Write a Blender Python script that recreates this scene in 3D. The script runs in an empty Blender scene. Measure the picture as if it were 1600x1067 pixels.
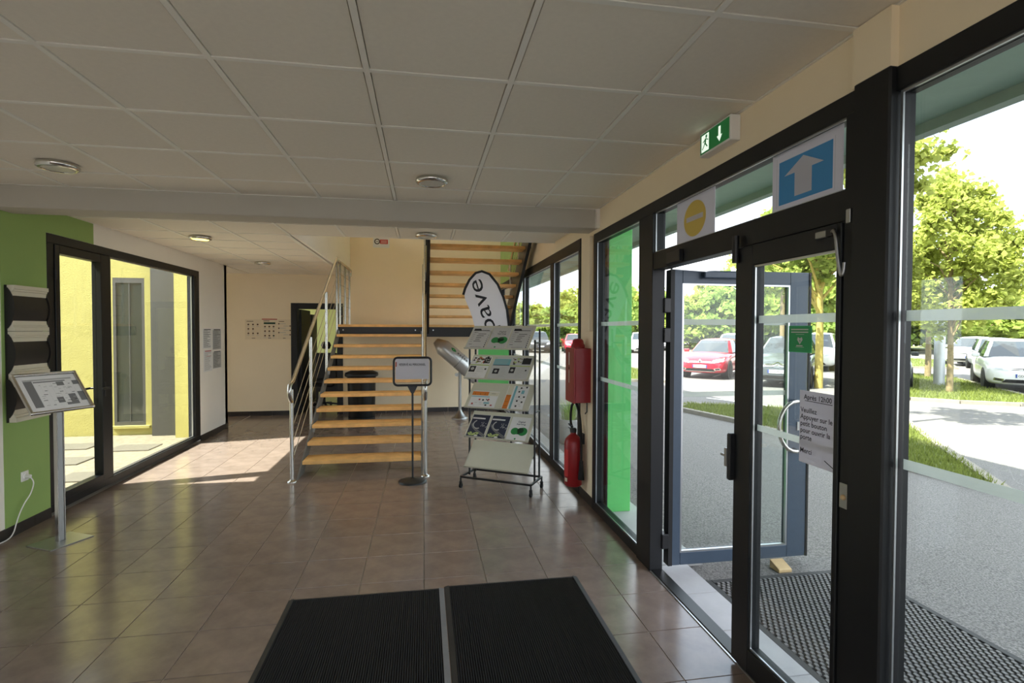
import bpy, bmesh, math, random
from mathutils import Vector, Matrix
from mathutils.bvhtree import BVHTree

# ------------------------------------------------------------------ camera
scene = bpy.context.scene
COL = scene.collection
F_PX, YAW, PITCH, ROLL, EYE = 819.8, 0.1673, -0.0237, 0.0032, 1.6375
cam_d = bpy.data.cameras.new('camera')
cam_d.sensor_width = 36.0
cam_d.lens = F_PX / 1600.0 * 36.0
cam_d.clip_start, cam_d.clip_end = 0.05, 400
cam = bpy.data.objects.new('camera', cam_d)
COL.objects.link(cam)
_w = Vector((math.sin(YAW) * math.cos(PITCH), math.cos(YAW) * math.cos(PITCH), math.sin(PITCH)))
_r = Vector((math.cos(YAW), -math.sin(YAW), 0))
_u = _r.cross(_w)
_rr = _r * math.cos(ROLL) + _u * math.sin(ROLL)
_uu = -_r * math.sin(ROLL) + _u * math.cos(ROLL)
cam.matrix_world = Matrix(((_rr.x, _uu.x, -_w.x, 0), (_rr.y, _uu.y, -_w.y, 0), (_rr.z, _uu.z, -_w.z, EYE), (0, 0, 0, 1)))
scene.camera = cam

# ------------------------------------------------------------------ sky, sun, exposure
SKY_STRENGTH = 1.9
SUN_STRENGTH = 10.3
EXPOSURE = 1.06
world = bpy.data.worlds.new('sky')
scene.world = world
world.use_nodes = True
wn, wl = world.node_tree.nodes, world.node_tree.links
wn.clear()
w_out = wn.new('ShaderNodeOutputWorld')
w_bg = wn.new('ShaderNodeBackground')
w_tc = wn.new('ShaderNodeTexCoord')
w_map = wn.new('ShaderNodeMapping')
w_map.inputs['Scale'].default_value = (1.0, 1.0, 2.6)
w_no = wn.new('ShaderNodeTexNoise')
w_no.inputs['Scale'].default_value = 2.2
w_no.inputs['Detail'].default_value = 5
w_no.inputs['Roughness'].default_value = 0.5
w_cr = wn.new('ShaderNodeValToRGB')
w_cr.color_ramp.elements[0].position = 0.36
w_cr.color_ramp.elements[0].color = (0.62, 0.74, 0.95, 1)
w_cr.color_ramp.elements[1].position = 0.62
w_cr.color_ramp.elements[1].color = (1.0, 1.0, 1.0, 1)
w_bg.inputs['Strength'].default_value = SKY_STRENGTH
wl.new(w_tc.outputs['Generated'], w_map.inputs['Vector'])
wl.new(w_map.outputs['Vector'], w_no.inputs['Vector'])
wl.new(w_no.outputs['Fac'], w_cr.inputs['Fac'])
wl.new(w_cr.outputs['Color'], w_bg.inputs['Color'])
wl.new(w_bg.outputs['Background'], w_out.inputs['Surface'])

SUN_DIR = Vector((0.635, 0.14, -1.0)).normalized()      # the way the light travels
sun_d = bpy.data.lights.new('sun', 'SUN')
sun_d.energy = SUN_STRENGTH
sun_d.angle = math.radians(0.6)
sun_d.color = (1.0, 0.95, 0.84)
sun = bpy.data.objects.new('sun', sun_d)
COL.objects.link(sun)
sun.location = (-10, -3, 20)
sun.rotation_euler = SUN_DIR.to_track_quat('-Z', 'Y').to_euler()

scene.view_settings.view_transform = 'Standard'
scene.view_settings.look = 'None'
scene.view_settings.exposure = EXPOSURE
scene.view_settings.gamma = 1.0
scene.view_settings.use_curve_mapping = False
try:
    scene.cycles.use_denoising = True
    scene.cycles.max_bounces = 10
    scene.cycles.diffuse_bounces = 6
    scene.cycles.transparent_max_bounces = 24
    scene.cycles.sample_clamp_indirect = 12.0
except Exception:
    pass

# ------------------------------------------------------------------ helpers
random.seed(7)
def lin(c):
    c = c / 255.0
    return c / 12.92 if c <= 0.04045 else ((c + 0.055) / 1.055) ** 2.4
def rgb(r, g, b):
    return (lin(r), lin(g), lin(b), 1.0)

MATS = {}
def mat(name, col, rough=0.6, metal=0.0, var=0.0, vscale=8.0, bump=0.0, bscale=60.0, coat=0.0, spec=0.5, rnd=0.0, col2=None, sharp=0.17):
    """Principled material; var: mottling amount, rnd: brightness change from object to object."""
    m = bpy.data.materials.new(name)
    m.use_nodes = True
    n, l = m.node_tree.nodes, m.node_tree.links
    b = n['Principled BSDF']
    b.inputs['Roughness'].default_value = rough
    b.inputs['Metallic'].default_value = metal
    b.inputs['Specular IOR Level'].default_value = spec
    if coat:
        b.inputs['Coat Weight'].default_value = coat
        b.inputs['Coat Roughness'].default_value = 0.05
    c = rgb(*col)
    b.inputs['Base Color'].default_value = c
    tc = n.new('ShaderNodeTexCoord')
    last = None
    if var or col2:
        no = n.new('ShaderNodeTexNoise')
        no.inputs['Scale'].default_value = vscale
        no.inputs['Detail'].default_value = 6
        no.inputs['Roughness'].default_value = 0.62
        l.new(tc.outputs['Object'], no.inputs['Vector'])
        cr = n.new('ShaderNodeValToRGB')
        cr.color_ramp.elements[0].position = 0.5 - sharp
        cr.color_ramp.elements[1].position = 0.5 + sharp
        if col2:
            cr.color_ramp.elements[0].color = c
            cr.color_ramp.elements[1].color = rgb(*col2)
        else:
            cr.color_ramp.elements[0].color = tuple(x * (1 - var) for x in c[:3]) + (1,)
            cr.color_ramp.elements[1].color = tuple(min(1, x * (1 + var)) for x in c[:3]) + (1,)
        l.new(no.outputs['Fac'], cr.inputs['Fac'])
        last = cr.outputs['Color']
    if rnd:
        oi = n.new('ShaderNodeObjectInfo')
        mr = n.new('ShaderNodeMapRange')
        mr.inputs['To Min'].default_value = 1 - rnd
        mr.inputs['To Max'].default_value = 1 + rnd
        l.new(oi.outputs['Random'], mr.inputs['Value'])
        mx = n.new('ShaderNodeMix')
        mx.data_type = 'RGBA'
        mx.blend_type = 'MULTIPLY'
        mx.inputs['Factor'].default_value = 1.0
        if last is not None:
            l.new(last, mx.inputs[6])
        else:
            mx.inputs[6].default_value = c
        l.new(mr.outputs['Result'], mx.inputs[7])
        last = mx.outputs[2]
    if last is not None:
        l.new(last, b.inputs['Base Color'])
    if bump:
        nb = n.new('ShaderNodeTexNoise')
        nb.inputs['Scale'].default_value = bscale
        nb.inputs['Detail'].default_value = 4
        l.new(tc.outputs['Object'], nb.inputs['Vector'])
        bp = n.new('ShaderNodeBump')
        bp.inputs['Strength'].default_value = bump
        bp.inputs['Distance'].default_value = 0.02
        l.new(nb.outputs['Fac'], bp.inputs['Height'])
        l.new(bp.outputs['Normal'], b.inputs['Normal'])
    MATS[name] = m
    return m

def glass_mat(name, tint=(0.93, 0.96, 0.95), refl=1.0):
    """Thin window glass: what is behind shows straight through, with a facing-dependent mirror on top."""
    m = bpy.data.materials.new(name)
    m.use_nodes = True
    n, l = m.node_tree.nodes, m.node_tree.links
    n.clear()
    out = n.new('ShaderNodeOutputMaterial')
    tr = n.new('ShaderNodeBsdfTransparent')
    tr.inputs['Color'].default_value = tint + (1,)
    gl = n.new('ShaderNodeBsdfGlossy')
    gl.inputs['Roughness'].default_value = 0.0
    lw = n.new('ShaderNodeLayerWeight')
    lw.inputs['Blend'].default_value = 0.5
    pw = n.new('ShaderNodeMath'); pw.operation = 'POWER'; pw.inputs[1].default_value = 5.0
    ma = n.new('ShaderNodeMath'); ma.operation = 'MULTIPLY_ADD'
    ma.inputs[1].default_value = 0.9 * refl
    ma.inputs[2].default_value = 0.035 * refl
    mx = n.new('ShaderNodeMixShader')
    l.new(lw.outputs['Facing'], pw.inputs[0])
    l.new(pw.outputs[0], ma.inputs[0])
    l.new(ma.outputs[0], mx.inputs['Fac'])
    l.new(tr.outputs[0], mx.inputs[1])
    l.new(gl.outputs[0], mx.inputs[2])
    l.new(mx.outputs[0], out.inputs['Surface'])
    MATS[name] = m
    return m

def thin_mat(name, col, trans=0.5, clear=0.0, rnd=0.0):
    """Paper, film, cloth, leaves: diffuse + translucent (+ some clear)."""
    m = bpy.data.materials.new(name)
    m.use_nodes = True
    n, l = m.node_tree.nodes, m.node_tree.links
    n.clear()
    out = n.new('ShaderNodeOutputMaterial')
    d = n.new('ShaderNodeBsdfDiffuse'); d.inputs['Color'].default_value = rgb(*col)
    t = n.new('ShaderNodeBsdfTranslucent'); t.inputs['Color'].default_value = rgb(*col)
    mx = n.new('ShaderNodeMixShader'); mx.inputs['Fac'].default_value = trans
    l.new(d.outputs[0], mx.inputs[1]); l.new(t.outputs[0], mx.inputs[2])
    if rnd:
        ge = n.new('ShaderNodeNewGeometry')
        hs = n.new('ShaderNodeHueSaturation')
        hs.inputs['Color'].default_value = rgb(*col)
        mr = n.new('ShaderNodeMapRange')
        mr.inputs['To Min'].default_value = 1 - rnd
        mr.inputs['To Max'].default_value = 1 + rnd
        l.new(ge.outputs['Random Per Island'], mr.inputs['Value'])
        l.new(mr.outputs['Result'], hs.inputs['Value'])
        l.new(hs.outputs['Color'], d.inputs['Color']); l.new(hs.outputs['Color'], t.inputs['Color'])
    last = mx
    if clear:
        c = n.new('ShaderNodeBsdfTransparent')
        m2 = n.new('ShaderNodeMixShader'); m2.inputs['Fac'].default_value = clear
        l.new(mx.outputs[0], m2.inputs[1]); l.new(c.outputs[0], m2.inputs[2])
        last = m2
    l.new(last.outputs[0], out.inputs['Surface'])
    MATS[name] = m
    return m

def emit_mat(name, col, strength):
    m = bpy.data.materials.new(name)
    m.use_nodes = True
    b = m.node_tree.nodes['Principled BSDF']
    b.inputs['Base Color'].default_value = rgb(*col)
    b.inputs['Emission Color'].default_value = rgb(*col)
    b.inputs['Emission Strength'].default_value = strength
    MATS[name] = m
    return m

def M(name):
    return MATS[name]

_txt_cache = {}
def glyphs(s, bold=False):
    key = (s, bold)
    if key not in _txt_cache:
        cu = bpy.data.curves.new('lettering', 'FONT')
        cu.body = s
        cu.size = 1.0
        cu.resolution_u = 3
        if bold:
            cu.offset = 0.012
        ob = bpy.data.objects.new('lettering', cu)
        COL.objects.link(ob)
        dg = bpy.context.evaluated_depsgraph_get()
        me = bpy.data.meshes.new_from_object(ob.evaluated_get(dg))
        vs = [v.co.to_2d() for v in me.vertices]
        fs = [tuple(p.vertices) for p in me.polygons]
        bpy.data.objects.remove(ob); bpy.data.curves.remove(cu); bpy.data.meshes.remove(me)
        _txt_cache[key] = (vs, fs)
    return _txt_cache[key]

class MB:
    """Collects shapes; build() links them as one mesh object."""
    def __init__(self):
        self.v, self.f, self.m, self.s = [], [], [], []
    def add(self, vs, fs, mi=0, smooth=False):
        o = len(self.v)
        self.v += [Vector(p) for p in vs]
        for f in fs:
            self.f.append([i + o for i in f]); self.m.append(mi); self.s.append(smooth)
        return self
    def box(self, x0, x1, y0, y1, z0, z1, mi=0):
        if x0 > x1: x0, x1 = x1, x0
        if y0 > y1: y0, y1 = y1, y0
        if z0 > z1: z0, z1 = z1, z0
        return self.add([(x0, y0, z0), (x1, y0, z0), (x1, y1, z0), (x0, y1, z0), (x0, y0, z1), (x1, y0, z1), (x1, y1, z1), (x0, y1, z1)],
                        [(0, 3, 2, 1), (4, 5, 6, 7), (0, 1, 5, 4), (1, 2, 6, 5), (2, 3, 7, 6), (3, 0, 4, 7)], mi)
    def obox(self, c, ax, ay, az, mi=0):
        """box about c with half-axis vectors"""
        c, ax, ay, az = Vector(c), Vector(ax), Vector(ay), Vector(az)
        vs = [c + sx * ax + sy * ay + sz * az for sz in (-1, 1) for sx, sy in ((-1, -1), (1, -1), (1, 1), (-1, 1))]
        return self.add(vs, [(0, 3, 2, 1), (4, 5, 6, 7), (0, 1, 5, 4), (1, 2, 6, 5), (2, 3, 7, 6), (3, 0, 4, 7)], mi)
    def bar(self, p0, p1, w, h, up=(0, 0, 1), mi=0):
        p0, p1 = Vector(p0), Vector(p1)
        d = (p1 - p0)
        dn = d.normalized()
        s = dn.cross(Vector(up))
        if s.length < 1e-5: s = dn.cross(Vector((1, 0, 0)))
        s.normalize()
        u = s.cross(dn)
        return self.obox((p0 + p1) / 2, d / 2, s * w / 2, u * h / 2, mi)
    def prism(self, pts, vec, mi=0):
        pts = [Vector(p) for p in pts]; vec = Vector(vec); n = len(pts)
        fs = [tuple(range(n))[::-1], tuple(range(n, 2 * n))] + [(i, (i + 1) % n, n + (i + 1) % n, n + i) for i in range(n)]
        return self.add(pts + [p + vec for p in pts], fs, mi)
    def cyl(self, p0, p1, r0, r1=None, n=14, mi=0, caps=True, smooth=True):
        p0, p1 = Vector(p0), Vector(p1)
        if r1 is None: r1 = r0
        d = (p1 - p0).normalized()
        a = d.cross(Vector((0, 0, 1)))
        if a.length < 1e-4: a = Vector((1, 0, 0))
        a.normalize(); b = d.cross(a)
        vs = []
        for p, r in ((p0, r0), (p1, r1)):
            for i in range(n):
                t = 2 * math.pi * i / n
                vs.append(p + (a * math.cos(t) + b * math.sin(t)) * r)
        self.add(vs, [(i, n + i, n + (i + 1) % n, (i + 1) % n) for i in range(n)], mi, smooth)
        if caps:
            self.add(vs[:n], [tuple(range(n))], mi); self.add(vs[n:], [tuple(range(n))[::-1]], mi)
        return self
    def tube(self, pts, r, n=8, mi=0, closed=False):
        pts = [Vector(p) for p in pts]
        k = len(pts); vs = []; prev = None
        for i, p in enumerate(pts):
            if closed: d = pts[(i + 1) % k] - pts[i - 1]
            else: d = pts[min(i + 1, k - 1)] - pts[max(i - 1, 0)]
            d.normalize()
            if prev is None:
                a = d.cross(Vector((0, 0, 1)))
                if a.length < 1e-3: a = d.cross(Vector((1, 0, 0)))
            else:
                a = prev - d * prev.dot(d)
            a.normalize(); prev = a
            b = d.cross(a)
            rr = r[i] if isinstance(r, (list, tuple)) else r
            for j in range(n):
                t = 2 * math.pi * j / n
                vs.append(p + (a * math.cos(t) + b * math.sin(t)) * rr)
        fs = []
        for i in range(k if closed else k - 1):
            for j in range(n):
                i2 = (i + 1) % k
                fs.append((i * n + j, i * n + (j + 1) % n, i2 * n + (j + 1) % n, i2 * n + j))
        self.add(vs, fs, mi, True)
        if not closed:
            self.add(vs[:n], [tuple(range(n))[::-1]], mi); self.add(vs[-n:], [tuple(range(n))], mi)
        return self
    def lathe(self, prof, o=(0, 0, 0), n=24, mi=0, smooth=True, axis=None):
        """prof: (radius, height) pairs about +Z (or about axis) at o"""
        o = Vector(o); vs = []; fs = []
        q = Vector((0, 0, 1)).rotation_difference(Vector(axis)) if axis is not None else None
        for r, z in prof:
            for i in range(n):
                t = 2 * math.pi * i / n
                p = Vector((r * math.cos(t), r * math.sin(t), z))
                if q: p = q @ p
                vs.append(o + p)
        for k in range(len(prof) - 1):
            for i in range(n):
                fs.append((k * n + i, k * n + (i + 1) % n, (k + 1) * n + (i + 1) % n, (k + 1) * n + i))
        self.add(vs, fs, mi, smooth)
        if prof[0][0] > 1e-6: self.add(vs[:n], [tuple(range(n))[::-1]], mi)
        if prof[-1][0] > 1e-6: self.add(vs[-n:], [tuple(range(n))], mi)
        return self
    # printed matter: a flat frame with origin O, directions ux, uy, normal n
    def frame(self, O, ux, uy):
        self.O, self.ux, self.uy = Vector(O), Vector(ux).normalized(), Vector(uy).normalized()
        self.n = self.ux.cross(self.uy)
        return self
    def P(self, u, v, w=0.0):
        return self.O + self.ux * u + self.uy * v + self.n * w
    def poly(self, uv, mi=0, w=0.0006):
        return self.add([self.P(u, v, w) for u, v in uv], [tuple(range(len(uv)))], mi)
    def rect(self, u0, v0, u1, v1, mi=0, w=0.0006):
        return self.poly([(u0, v0), (u1, v0), (u1, v1), (u0, v1)], mi, w)
    def disc(self, u, v, r, mi=0, w=0.0007, n=20, ry=None):
        ry = r if ry is None else ry
        return self.poly([(u + r * math.cos(2 * math.pi * i / n), v + ry * math.sin(2 * math.pi * i / n)) for i in range(n)], mi, w)
    def slab(self, u0, v0, u1, v1, t=0.002, mi=0, r=0.0):
        if r:
            uv = []
            for cx, cy, a0 in ((u1 - r, v1 - r, 0), (u0 + r, v1 - r, 90), (u0 + r, v0 + r, 180), (u1 - r, v0 + r, 270)):
                for k in range(5):
                    a = math.radians(a0 + 22.5 * k); uv.append((cx + r * math.cos(a), cy + r * math.sin(a)))
        else:
            uv = [(u0, v0), (u1, v0), (u1, v1), (u0, v1)]
        return self.prism([self.P(u, v, -t) for u, v in uv], self.n * t, mi)
    def text(self, s, u, v, size, mi=0, w=0.0008, align='L', bold=False, width=None):
        vs, fs = glyphs(s, bold)
        if not vs: return self
        x0 = min(p.x for p in vs); x1 = max(p.x for p in vs)
        sx = size if width is None else width / (x1 - x0)
        off = {'L': 0, 'C': -(x0 + x1) / 2 * sx, 'R': -x1 * sx}[align]
        return self.add([self.P(u + off + p.x * sx, v + p.y * size, w) for p in vs], fs, mi)
    def build(self, name, mats, parent=None, bevel=0.0, seg=1, local=False, kind=None, fix=True, angle=35):
        me = bpy.data.meshes.new(name)
        off = Vector((0, 0, 0))
        loc = Vector((0, 0, 0))
        if parent is not None and not local:
            off = Vector(parent['_org']) if '_org' in parent else Vector((0, 0, 0))
        if parent is None and not local and self.v:
            # origin at the foot of the shape
            xs = [p.x for p in self.v]; ys = [p.y for p in self.v]; zs = [p.z for p in self.v]
            loc = Vector(((min(xs) + max(xs)) / 2, (min(ys) + max(ys)) / 2, min(zs)))
            off = loc
        me.from_pydata([tuple(p - off) for p in self.v], [], self.f)
        if isinstance(mats, str): mats = [mats]
        for k in mats: me.materials.append(MATS[k])
        me.polygons.foreach_set('material_index', self.m)
        me.polygons.foreach_set('use_smooth', self.s)
        me.update()
        if bevel or fix:
            bm = bmesh.new(); bm.from_mesh(me)
            if fix:
                bmesh.ops.recalc_face_normals(bm, faces=bm.faces)
            if bevel:
                ed = [e for e in bm.edges if len(e.link_faces) == 2 and e.calc_face_angle(0) > math.radians(angle)]
                bmesh.ops.bevel(bm, geom=ed, offset=bevel, segments=seg, affect='EDGES', profile=0.5, clamp_overlap=True)
            bm.to_mesh(me); bm.free()
        ob = bpy.data.objects.new(name, me)
        COL.objects.link(ob)
        ob.location = loc
        if parent is None: ob['_org'] = tuple(loc)
        else:
            ob.parent = parent
            if '_org' in parent: ob['_org'] = tuple(parent['_org'])
        if kind: ob['kind'] = kind
        return ob

def thing(name, label, cat, loc=(0, 0, 0), rotz=0.0, group=None):
    o = bpy.data.objects.new(name, None)
    COL.objects.link(o)
    o.empty_display_size = 0.1
    o.location = loc
    o.rotation_euler = (0, 0, rotz)
    o['label'] = label; o['category'] = cat
    if group: o['group'] = group
    o['_org'] = tuple(loc)
    return o
def tag(o, label, cat, group=None):
    o['label'] = label; o['category'] = cat
    if group: o['group'] = group
    return o
def struct(o, label=None, cat=None):
    o['kind'] = 'structure'
    if label: o['label'] = label
    if cat: o['category'] = cat
    return o
def sroot(name, label, cat, loc=(0, 0, 0)):
    o = thing(name, label, cat, loc)
    o['kind'] = 'structure'
    return o
def piece(name, me, parent, loc):
    """a child that shares mesh data; loc in world"""
    ob = bpy.data.objects.new(name, me)
    COL.objects.link(ob)
    ob.parent = parent
    ob.location = Vector(loc) - Vector(parent['_org'])
    return ob
def copy_tree(o, loc, rotz, label=None, group=None):
    r = o.copy(); COL.objects.link(r)
    r.location = loc; r.rotation_euler = (0, 0, rotz); r['_org'] = tuple(loc)
    if label: r['label'] = label
    if group: r['group'] = group
    for ch in list(o.children):
        c = ch.copy(); COL.objects.link(c); c.parent = r
        for g in list(ch.children):
            d = g.copy(); COL.objects.link(d); d.parent = c
    return r
def sstep(a, b, x):
    t = max(0.0, min(1.0, (x - a) / (b - a))); return t * t * (3 - 2 * t)
def ground_z(x, y):
    return -0.03 - 0.17 * sstep(3.0, 9.0, x)

# ------------------------------------------------------------------ materials
mat('floor_tile', (132, 117, 108), 0.19, var=0.17, vscale=5.5, rnd=0.05, spec=0.75, bump=0.02, bscale=25)
mat('grout', (178, 170, 160), 0.8, var=0.06)
mat('ceiling_tile', (236, 228, 213), 0.9, var=0.02, vscale=40, rnd=0.015, bump=0.05, bscale=300)
mat('grid_bar', (240, 236, 226), 0.5)
mat('wall_cream', (240, 224, 194), 0.75, var=0.015, vscale=3, bump=0.03, bscale=120)
mat('wall_white', (240, 235, 226), 0.75, var=0.015, vscale=3, bump=0.03, bscale=120)
mat('wall_green', (146, 174, 100), 0.7, var=0.03, vscale=3, bump=0.03, bscale=120)
mat('wall_green_light', (206, 220, 150), 0.7, var=0.02)
mat('beam_shaded', (190, 184, 172), 0.75, var=0.02, vscale=3)  # greyer than the ceiling, standing in for shade on the backlit face
mat('skirting', (46, 43, 42), 0.35, var=0.12, vscale=7)
mat('frame_dark', (24, 25, 27), 0.45, var=0.05, vscale=20, spec=0.35)
mat('frame_blue', (62, 76, 92), 0.4, var=0.05, vscale=20)
mat('gasket', (12, 12, 13), 0.6)
mat('bead_silver', (196, 198, 200), 0.3, metal=0.9)
mat('steel', (196, 194, 188), 0.24, metal=1.0)
mat('steel_dull', (168, 168, 166), 0.38, metal=1.0)
mat('brushed_silver', (206, 206, 204), 0.3, metal=0.55)
mat('stringer_grey', (96, 96, 93), 0.45)
mat('chrome', (220, 218, 212), 0.1, metal=1.0)
mat('black_metal', (24, 24, 25), 0.42, var=0.1, vscale=20)
mat('black_plastic', (20, 20, 21), 0.45)
mat('rubber', (22, 22, 23), 0.75)
mat('mat_black', (26, 26, 28), 0.85, var=0.12, vscale=12)
mat('mat_edge', (112, 110, 108), 0.7, var=0.08)
mat('mat_edge_dark', (54, 53, 52), 0.7, var=0.08)
mat('wood_tread', (238, 186, 114), 0.42, var=0.16, vscale=6, rnd=0.06)
mat('wood_edge', (170, 112, 58), 0.45, var=0.16, vscale=6)
mat('wood_pale', (206, 176, 130), 0.5, var=0.12, vscale=8)
mat('red_paint', (146, 24, 30), 0.38, var=0.04)
mat('red_label', (190, 40, 40), 0.5)
mat('blue_label', (70, 120, 150), 0.5)
mat('paper', (226, 225, 224), 0.7)
mat('paper_grey', (196, 196, 194), 0.7)
mat('ink', (28, 28, 32), 0.7)
mat('ink_grey', (120, 120, 120), 0.7)
mat('ink_pale', (178, 178, 176), 0.7)
mat('ink_green', (38, 132, 66), 0.6)
mat('ink_dark_green', (22, 62, 38), 0.6)
mat('ink_orange', (214, 122, 44), 0.6)
mat('ink_cyan', (120, 176, 186), 0.6)
mat('ink_navy', (38, 44, 66), 0.55)
mat('ink_red', (176, 58, 52), 0.6)
mat('ink_lime', (176, 192, 120), 0.6)
mat('ink_brown', (96, 70, 52), 0.6)
mat('rack_shelf', (204, 202, 184), 0.5, var=0.02)
mat('holder_white', (214, 208, 188), 0.4)
mat('holder_black', (26, 25, 24), 0.5)
mat('plastic_white', (232, 230, 226), 0.4)
mat('stucco', (174, 166, 98), 0.9, var=0.05, vscale=4, bump=0.3, bscale=75)
mat('stucco_shade', (170, 165, 120), 0.9, var=0.05, bump=0.3, bscale=28)
mat('facade_grey', (78, 77, 73), 0.5, var=0.04)
mat('gravel', (116, 108, 90), 0.95, var=0.25, vscale=14, bump=0.5, bscale=40)
mat('slab_stone', (88, 84, 72), 0.9, var=0.06)
mat('concrete', (186, 186, 184), 0.85, var=0.06, vscale=6)
mat('green_board', (112, 220, 122), 0.45, var=0.03)
mat('fascia', (148, 166, 152), 0.7, var=0.04)
mat('soffit', (150, 176, 160), 0.7, var=0.04)
mat('asphalt', (114, 111, 108), 0.8, var=0.42, vscale=85, sharp=0.1, bump=0.5, bscale=110)
mat('paving', (172, 170, 172), 0.5, var=0.08, vscale=6, rnd=0.05)
mat('kerb', (142, 136, 124), 0.85, var=0.1)
mat('paint_white', (236, 234, 226), 0.7, var=0.05)
mat('grass_base', (98, 108, 52), 0.9, var=0.25, vscale=3)
thin_mat('grass_blade', (126, 136, 70), 0.45, rnd=0.3)
thin_mat('leaf_lime', (178, 186, 98), 0.58, rnd=0.28)
thin_mat('leaf_green', (162, 178, 92), 0.56, rnd=0.3)
thin_mat('leaf_dark', (150, 174, 94), 0.55, rnd=0.3)
thin_mat('grass_plant', (150, 176, 96), 0.4, rnd=0.25)
mat('bark', (128, 112, 78), 0.9, var=0.25, vscale=10, bump=0.5, bscale=20)
mat('bark_yellow', (176, 158, 84), 0.9, var=0.2, vscale=10, bump=0.4, bscale=20)
mat('galvanised', (196, 200, 204), 0.45, metal=0.4, var=0.05)
glass_mat('glass')
glass_mat('glass_door', refl=1.0)
thin_mat('frost_band', (226, 230, 224), 0.5, clear=0.25)
glass_mat('clear_film', (0.97, 0.97, 0.97), 0.8)
thin_mat('sheet_white', (222, 220, 226), 0.3)
thin_mat('sheet_blue', (96, 164, 214), 0.3)
thin_mat('sheet_yellow', (232, 206, 116), 0.3)
thin_mat('flag_cloth', (246, 244, 248), 0.25)
mat('flag_black', (16, 16, 18), 0.6)
mat('flag_green', (110, 206, 112), 0.6)
thin_mat('sticker_green', (86, 170, 116), 0.4, clear=0.22)
emit_mat('lamp_on', (255, 228, 110), 2.2)
mat('paper_beige', (228, 212, 182), 0.7)
mat('lamp_off', (206, 204, 196), 0.35)
emit_mat('exit_green', (24, 120, 60), 0.10)
emit_mat('exit_white', (225, 240, 225), 0.45)
# ================================================================== THE ROOM
LX, RX = -3.18, 1.53           # inner faces of the left and right walls
ZC, ZC2, ZB = 2.695, 2.65, 2.53  # front ceiling, rear ceiling, underside of the beam
YB0, YB1 = 4.48, 4.74          # beam
YW = 10.45                     # back wall
TX0, TY0, TS = -2.3975, 4.6429, 0.4   # floor tile grid

# ---- floor: bed + one object per tile
floor = MB().box(LX - .14, 1.56, -5.0, 9.17, -0.3, -0.004).box(-6.1, 1.56, 9.17, YW + .1, -0.3, -0.004).box(-4.5, 1.56, YW + .1, 14.6, -0.3, -0.004).build('floor', 'grout')
struct(floor, 'floor of mottled brown-grey square tiles with pale joints', 'floor')
_tile_mesh = {}
def tile_mesh(w, d):
    key = (round(w, 3), round(d, 3))
    if key not in _tile_mesh:
        a, b, c = w / 2 - 0.0022, d / 2 - 0.0022, 0.0012
        vs = [(-a, -b, -0.004), (a, -b, -0.004), (a, b, -0.004), (-a, b, -0.004)]
        vs += [(-a + c, -b + c, 0), (a - c, -b + c, 0), (a - c, b - c, 0), (-a + c, b - c, 0)]
        me = bpy.data.meshes.new('floor_tile')
        me.from_pydata(vs, [], [(4, 5, 6, 7), (0, 1, 5, 4), (1, 2, 6, 5), (2, 3, 7, 6), (3, 0, 4, 7)])
        me.materials.append(MATS['floor_tile'])
        _tile_mesh[key] = me
    return _tile_mesh[key]
xs = [LX] + [TX0 + TS * i for i in range(-1, 10)] + [RX]
ys = [TY0 - TS * j for j in range(8, -15, -1)] + [YW]
n_tile = 0
far_tiles = MB()
for j in range(len(ys) - 1):
    for i in range(len(xs) - 1):
        w, d = xs[i + 1] - xs[i], ys[j + 1] - ys[j]
        if w < 0.03 or d < 0.03: continue
        piece('floor_tile', tile_mesh(w, d), floor, ((xs[i] + xs[i + 1]) / 2, (ys[j] + ys[j + 1]) / 2, 0))
        n_tile += 1
# the floor near and behind the camera, out of the picture, and in the side passage
fm = MB()
def tile_patch(mb, x0, x1, y0, y1):
    i0 = math.floor((x0 - TX0) / TS); i1 = math.ceil((x1 - TX0) / TS)
    j0 = math.floor((y0 - TY0) / TS); j1 = math.ceil((y1 - TY0) / TS)
    for i in range(i0, i1):
        for j in range(j0, j1):
            a, b = max(x0, TX0 + TS * i) + .002, min(x1, TX0 + TS * (i + 1)) - .002
            c, d = max(y0, TY0 + TS * j) + .002, min(y1, TY0 + TS * (j + 1)) - .002
            if b - a > .02 and d - c > .02:
                mb.add([(a, c, 0), (b, c, 0), (b, d, 0), (a, d, 0)], [(0, 1, 2, 3)])
tile_patch(fm, LX, RX, -4.5, ys[0])
tile_patch(fm, -6.0, LX, 9.27, YW)
tile_patch(fm, -4.4, 1.5, YW, 14.4)
fm.build('further_tiles', 'floor_tile', floor, kind='stuff', fix=False)

# ---- ceilings: slab + grid bars + one object per panel
CX0, CY0, CS = -1.4289, 2.2501, 0.6
ceiling = MB().box(LX - .12, RX + .2, -4.5, YB0 + .02, ZC + 0.02, ZC + .14).build('ceiling', 'ceiling_tile')
struct(ceiling, 'suspended ceiling of large square off-white panels in a metal grid', 'ceiling')
_ct = {}
def panel_mesh(w, d):
    key = (round(w, 3), round(d, 3))
    if key not in _ct:
        a, b = w / 2 - .0165, d / 2 - .0165
        me = bpy.data.meshes.new('ceiling_panel')
        me.from_pydata([(-a, -b, 0), (a, -b, 0), (a, b, 0), (-a, b, 0), (-a, -b, .012), (a, -b, .012), (a, b, .012), (-a, b, .012)], [],
                       [(3, 2, 1, 0), (4, 5, 6, 7), (0, 1, 5, 4), (1, 2, 6, 5), (2, 3, 7, 6), (3, 0, 4, 7)])
        me.materials.append(MATS['ceiling_tile']); _ct[key] = me
    return _ct[key]
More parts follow.
